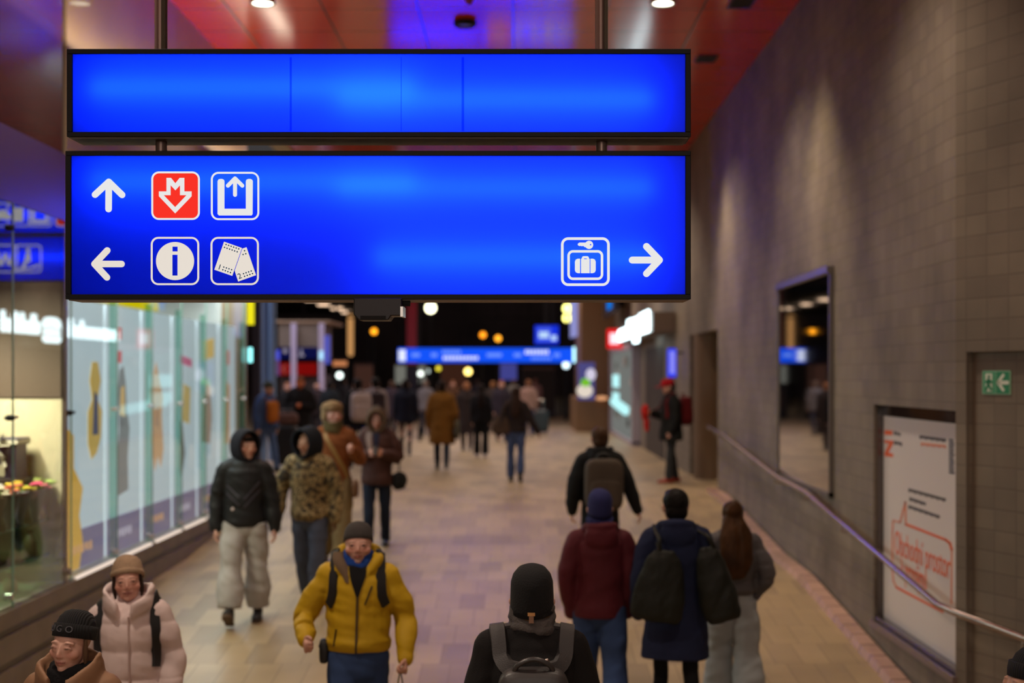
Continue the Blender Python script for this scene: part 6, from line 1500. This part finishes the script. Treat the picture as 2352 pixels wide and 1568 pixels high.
for sx in (-.1, .1): q.tube([c+Vector((sx, .05, .15)), p.t(1.46, sx*1.2, -.08), p.t(1.485, sx*1.2, .03)], [.014]*3, n=8)
p.cp('strap', q, fab('strap_orange', (120,70,30)), r)
p = walker('person with raised phone in black jacket, pale grey pack on back', 822, 862, 1.80, 28.6, (20,20,24), (30,34,56), yaw=200, hairc=(24,18,18))
p.backpack('large pale grey backpack in the crowd under the sensor box', fab('pack_pale', (168,152,152)), w=.42, h=.58, dep=.22, zc=1.20, straps='front')
p = walker('person in white and grey jacket behind the furry hat', 862, 858, 1.82, 31, (150,136,136), (40,40,56), yaw=195, hairc=(24,20,20))
p.backpack('dark patterned backpack on the white and grey jacket', fab('pack_dark', (54,44,48)), w=.34, h=.5, dep=.18, zc=1.20, straps='front')
p = walker('person in long dark coat walking away beside the mustard brown coat, white bag in hand', 1072, 880, 1.70, 35, (44,34,34), (50,38,38), hem=.45, hairc=(150,100,70), flare=.04)
t_ = p.carry('tote_bag', 'small white bag in the hand of the person in the long dark coat', 'bag', p.t(.60, .30, 0)); q = MB().ell(p.t(.58, .30, 0), (.03, .12, .15), n=20, m=12, pw=.45); p.cp('body', q, fab('tote_white', (150,158,176)), t_, smooth=180); q = MB().tube([p.t(.70, .30, -.05), p.t(.82, .30, .0), p.t(.70, .30, .05)], [.008]*3, n=8); p.cp('handle', q, M_black, t_)
p = walker('person in pale beige jacket beyond the brown shoulder bag, pulling a dark suitcase', 1214, 872, 1.74, 43, (150,120,110), (60,60,84), hairc=(120,80,56))
suitcase(1238, 45, .62, .72, .34, (44,56,62), 'dark teal suitcase standing mid hall'); 
far = [(1152, 876, 1.72, 40, (52,46,58), (50,46,70), 'person in violet grey jacket between the black outfit and the blue jeans', (150,90,60)), (1132, 874, 1.66, 46, (70,60,56), (46,40,48), 'person in taupe coat far behind the all black outfit', (160,110,70)),
       (758, 866, 1.72, 36, (30,34,40), (24,26,32), 'person in dark teal jacket standing beyond the person with joined hands', (24,20,20)), (728, 868, 1.70, 40, (56,44,48), (36,34,40), 'person in plum jacket far beside the kiosk post', (60,40,30)),
       (900, 866, 1.70, 42, (52,40,50), (40,36,44), 'person in mauve coat far behind the navy coat', (70,50,40)), (978, 868, 1.70, 44, (110,104,108), (56,56,70), 'person in pale grey coat far between navy and mustard coats', (120,100,90)),
       (1040, 870, 1.68, 48, (90,62,44), (40,36,40), 'person in rust jacket far behind the mustard brown coat', (140,90,60)), (1180, 868, 1.72, 52, (120,116,112), (60,60,64), 'person in ash coat far behind the long dark hair', (90,70,60)),
       (1096, 868, 1.70, 54, (40,36,44), (36,34,40), 'person in dark coat at the far end below the band sign', (60,44,36)), (660, 872, 1.66, 38, (30,28,30), (28,26,30), 'person in dark jacket far behind the large black suitcase', (180,120,90)), (1230, 866, 1.72, 56, (130,90,70), (50,44,50), 'person in tan coat at the far end above the teal suitcase', (110,70,50)), (790, 864, 1.74, 50, (44,42,50), (34,34,44), 'person in slate jacket far under the white globe lamp', (50,40,34))]
for i, (px, py, h, d, a, b_, lab, hc) in enumerate(far):
    walker(lab, px, py, h, d, a, b_, yaw=(180 if i % 3 else 4), hairc=hc, vox=.02, legs=((10, 4), (-10, 8)), hem=.8 if i % 2 else .6)
# the newcomer at the very edge, only hat, brow and nose in view
p = Person('person in black beanie just entering at the edge of the view under the handrail', 2384, 1472, 1.66, yaw=-72, hat=.03, head=(-8, 0, 0), vox=.007, skin='tan', hands=(None, None))
p.jacket(fab('coat_black3', (22,20,22)), hem=.7, ease=.03, collar='stand', name='coat'); p.trousers(J_black); p.shoes(); p.beanie(mat('black_rib', (16,15,18), .95, weave=(38, .7)), low=.03)
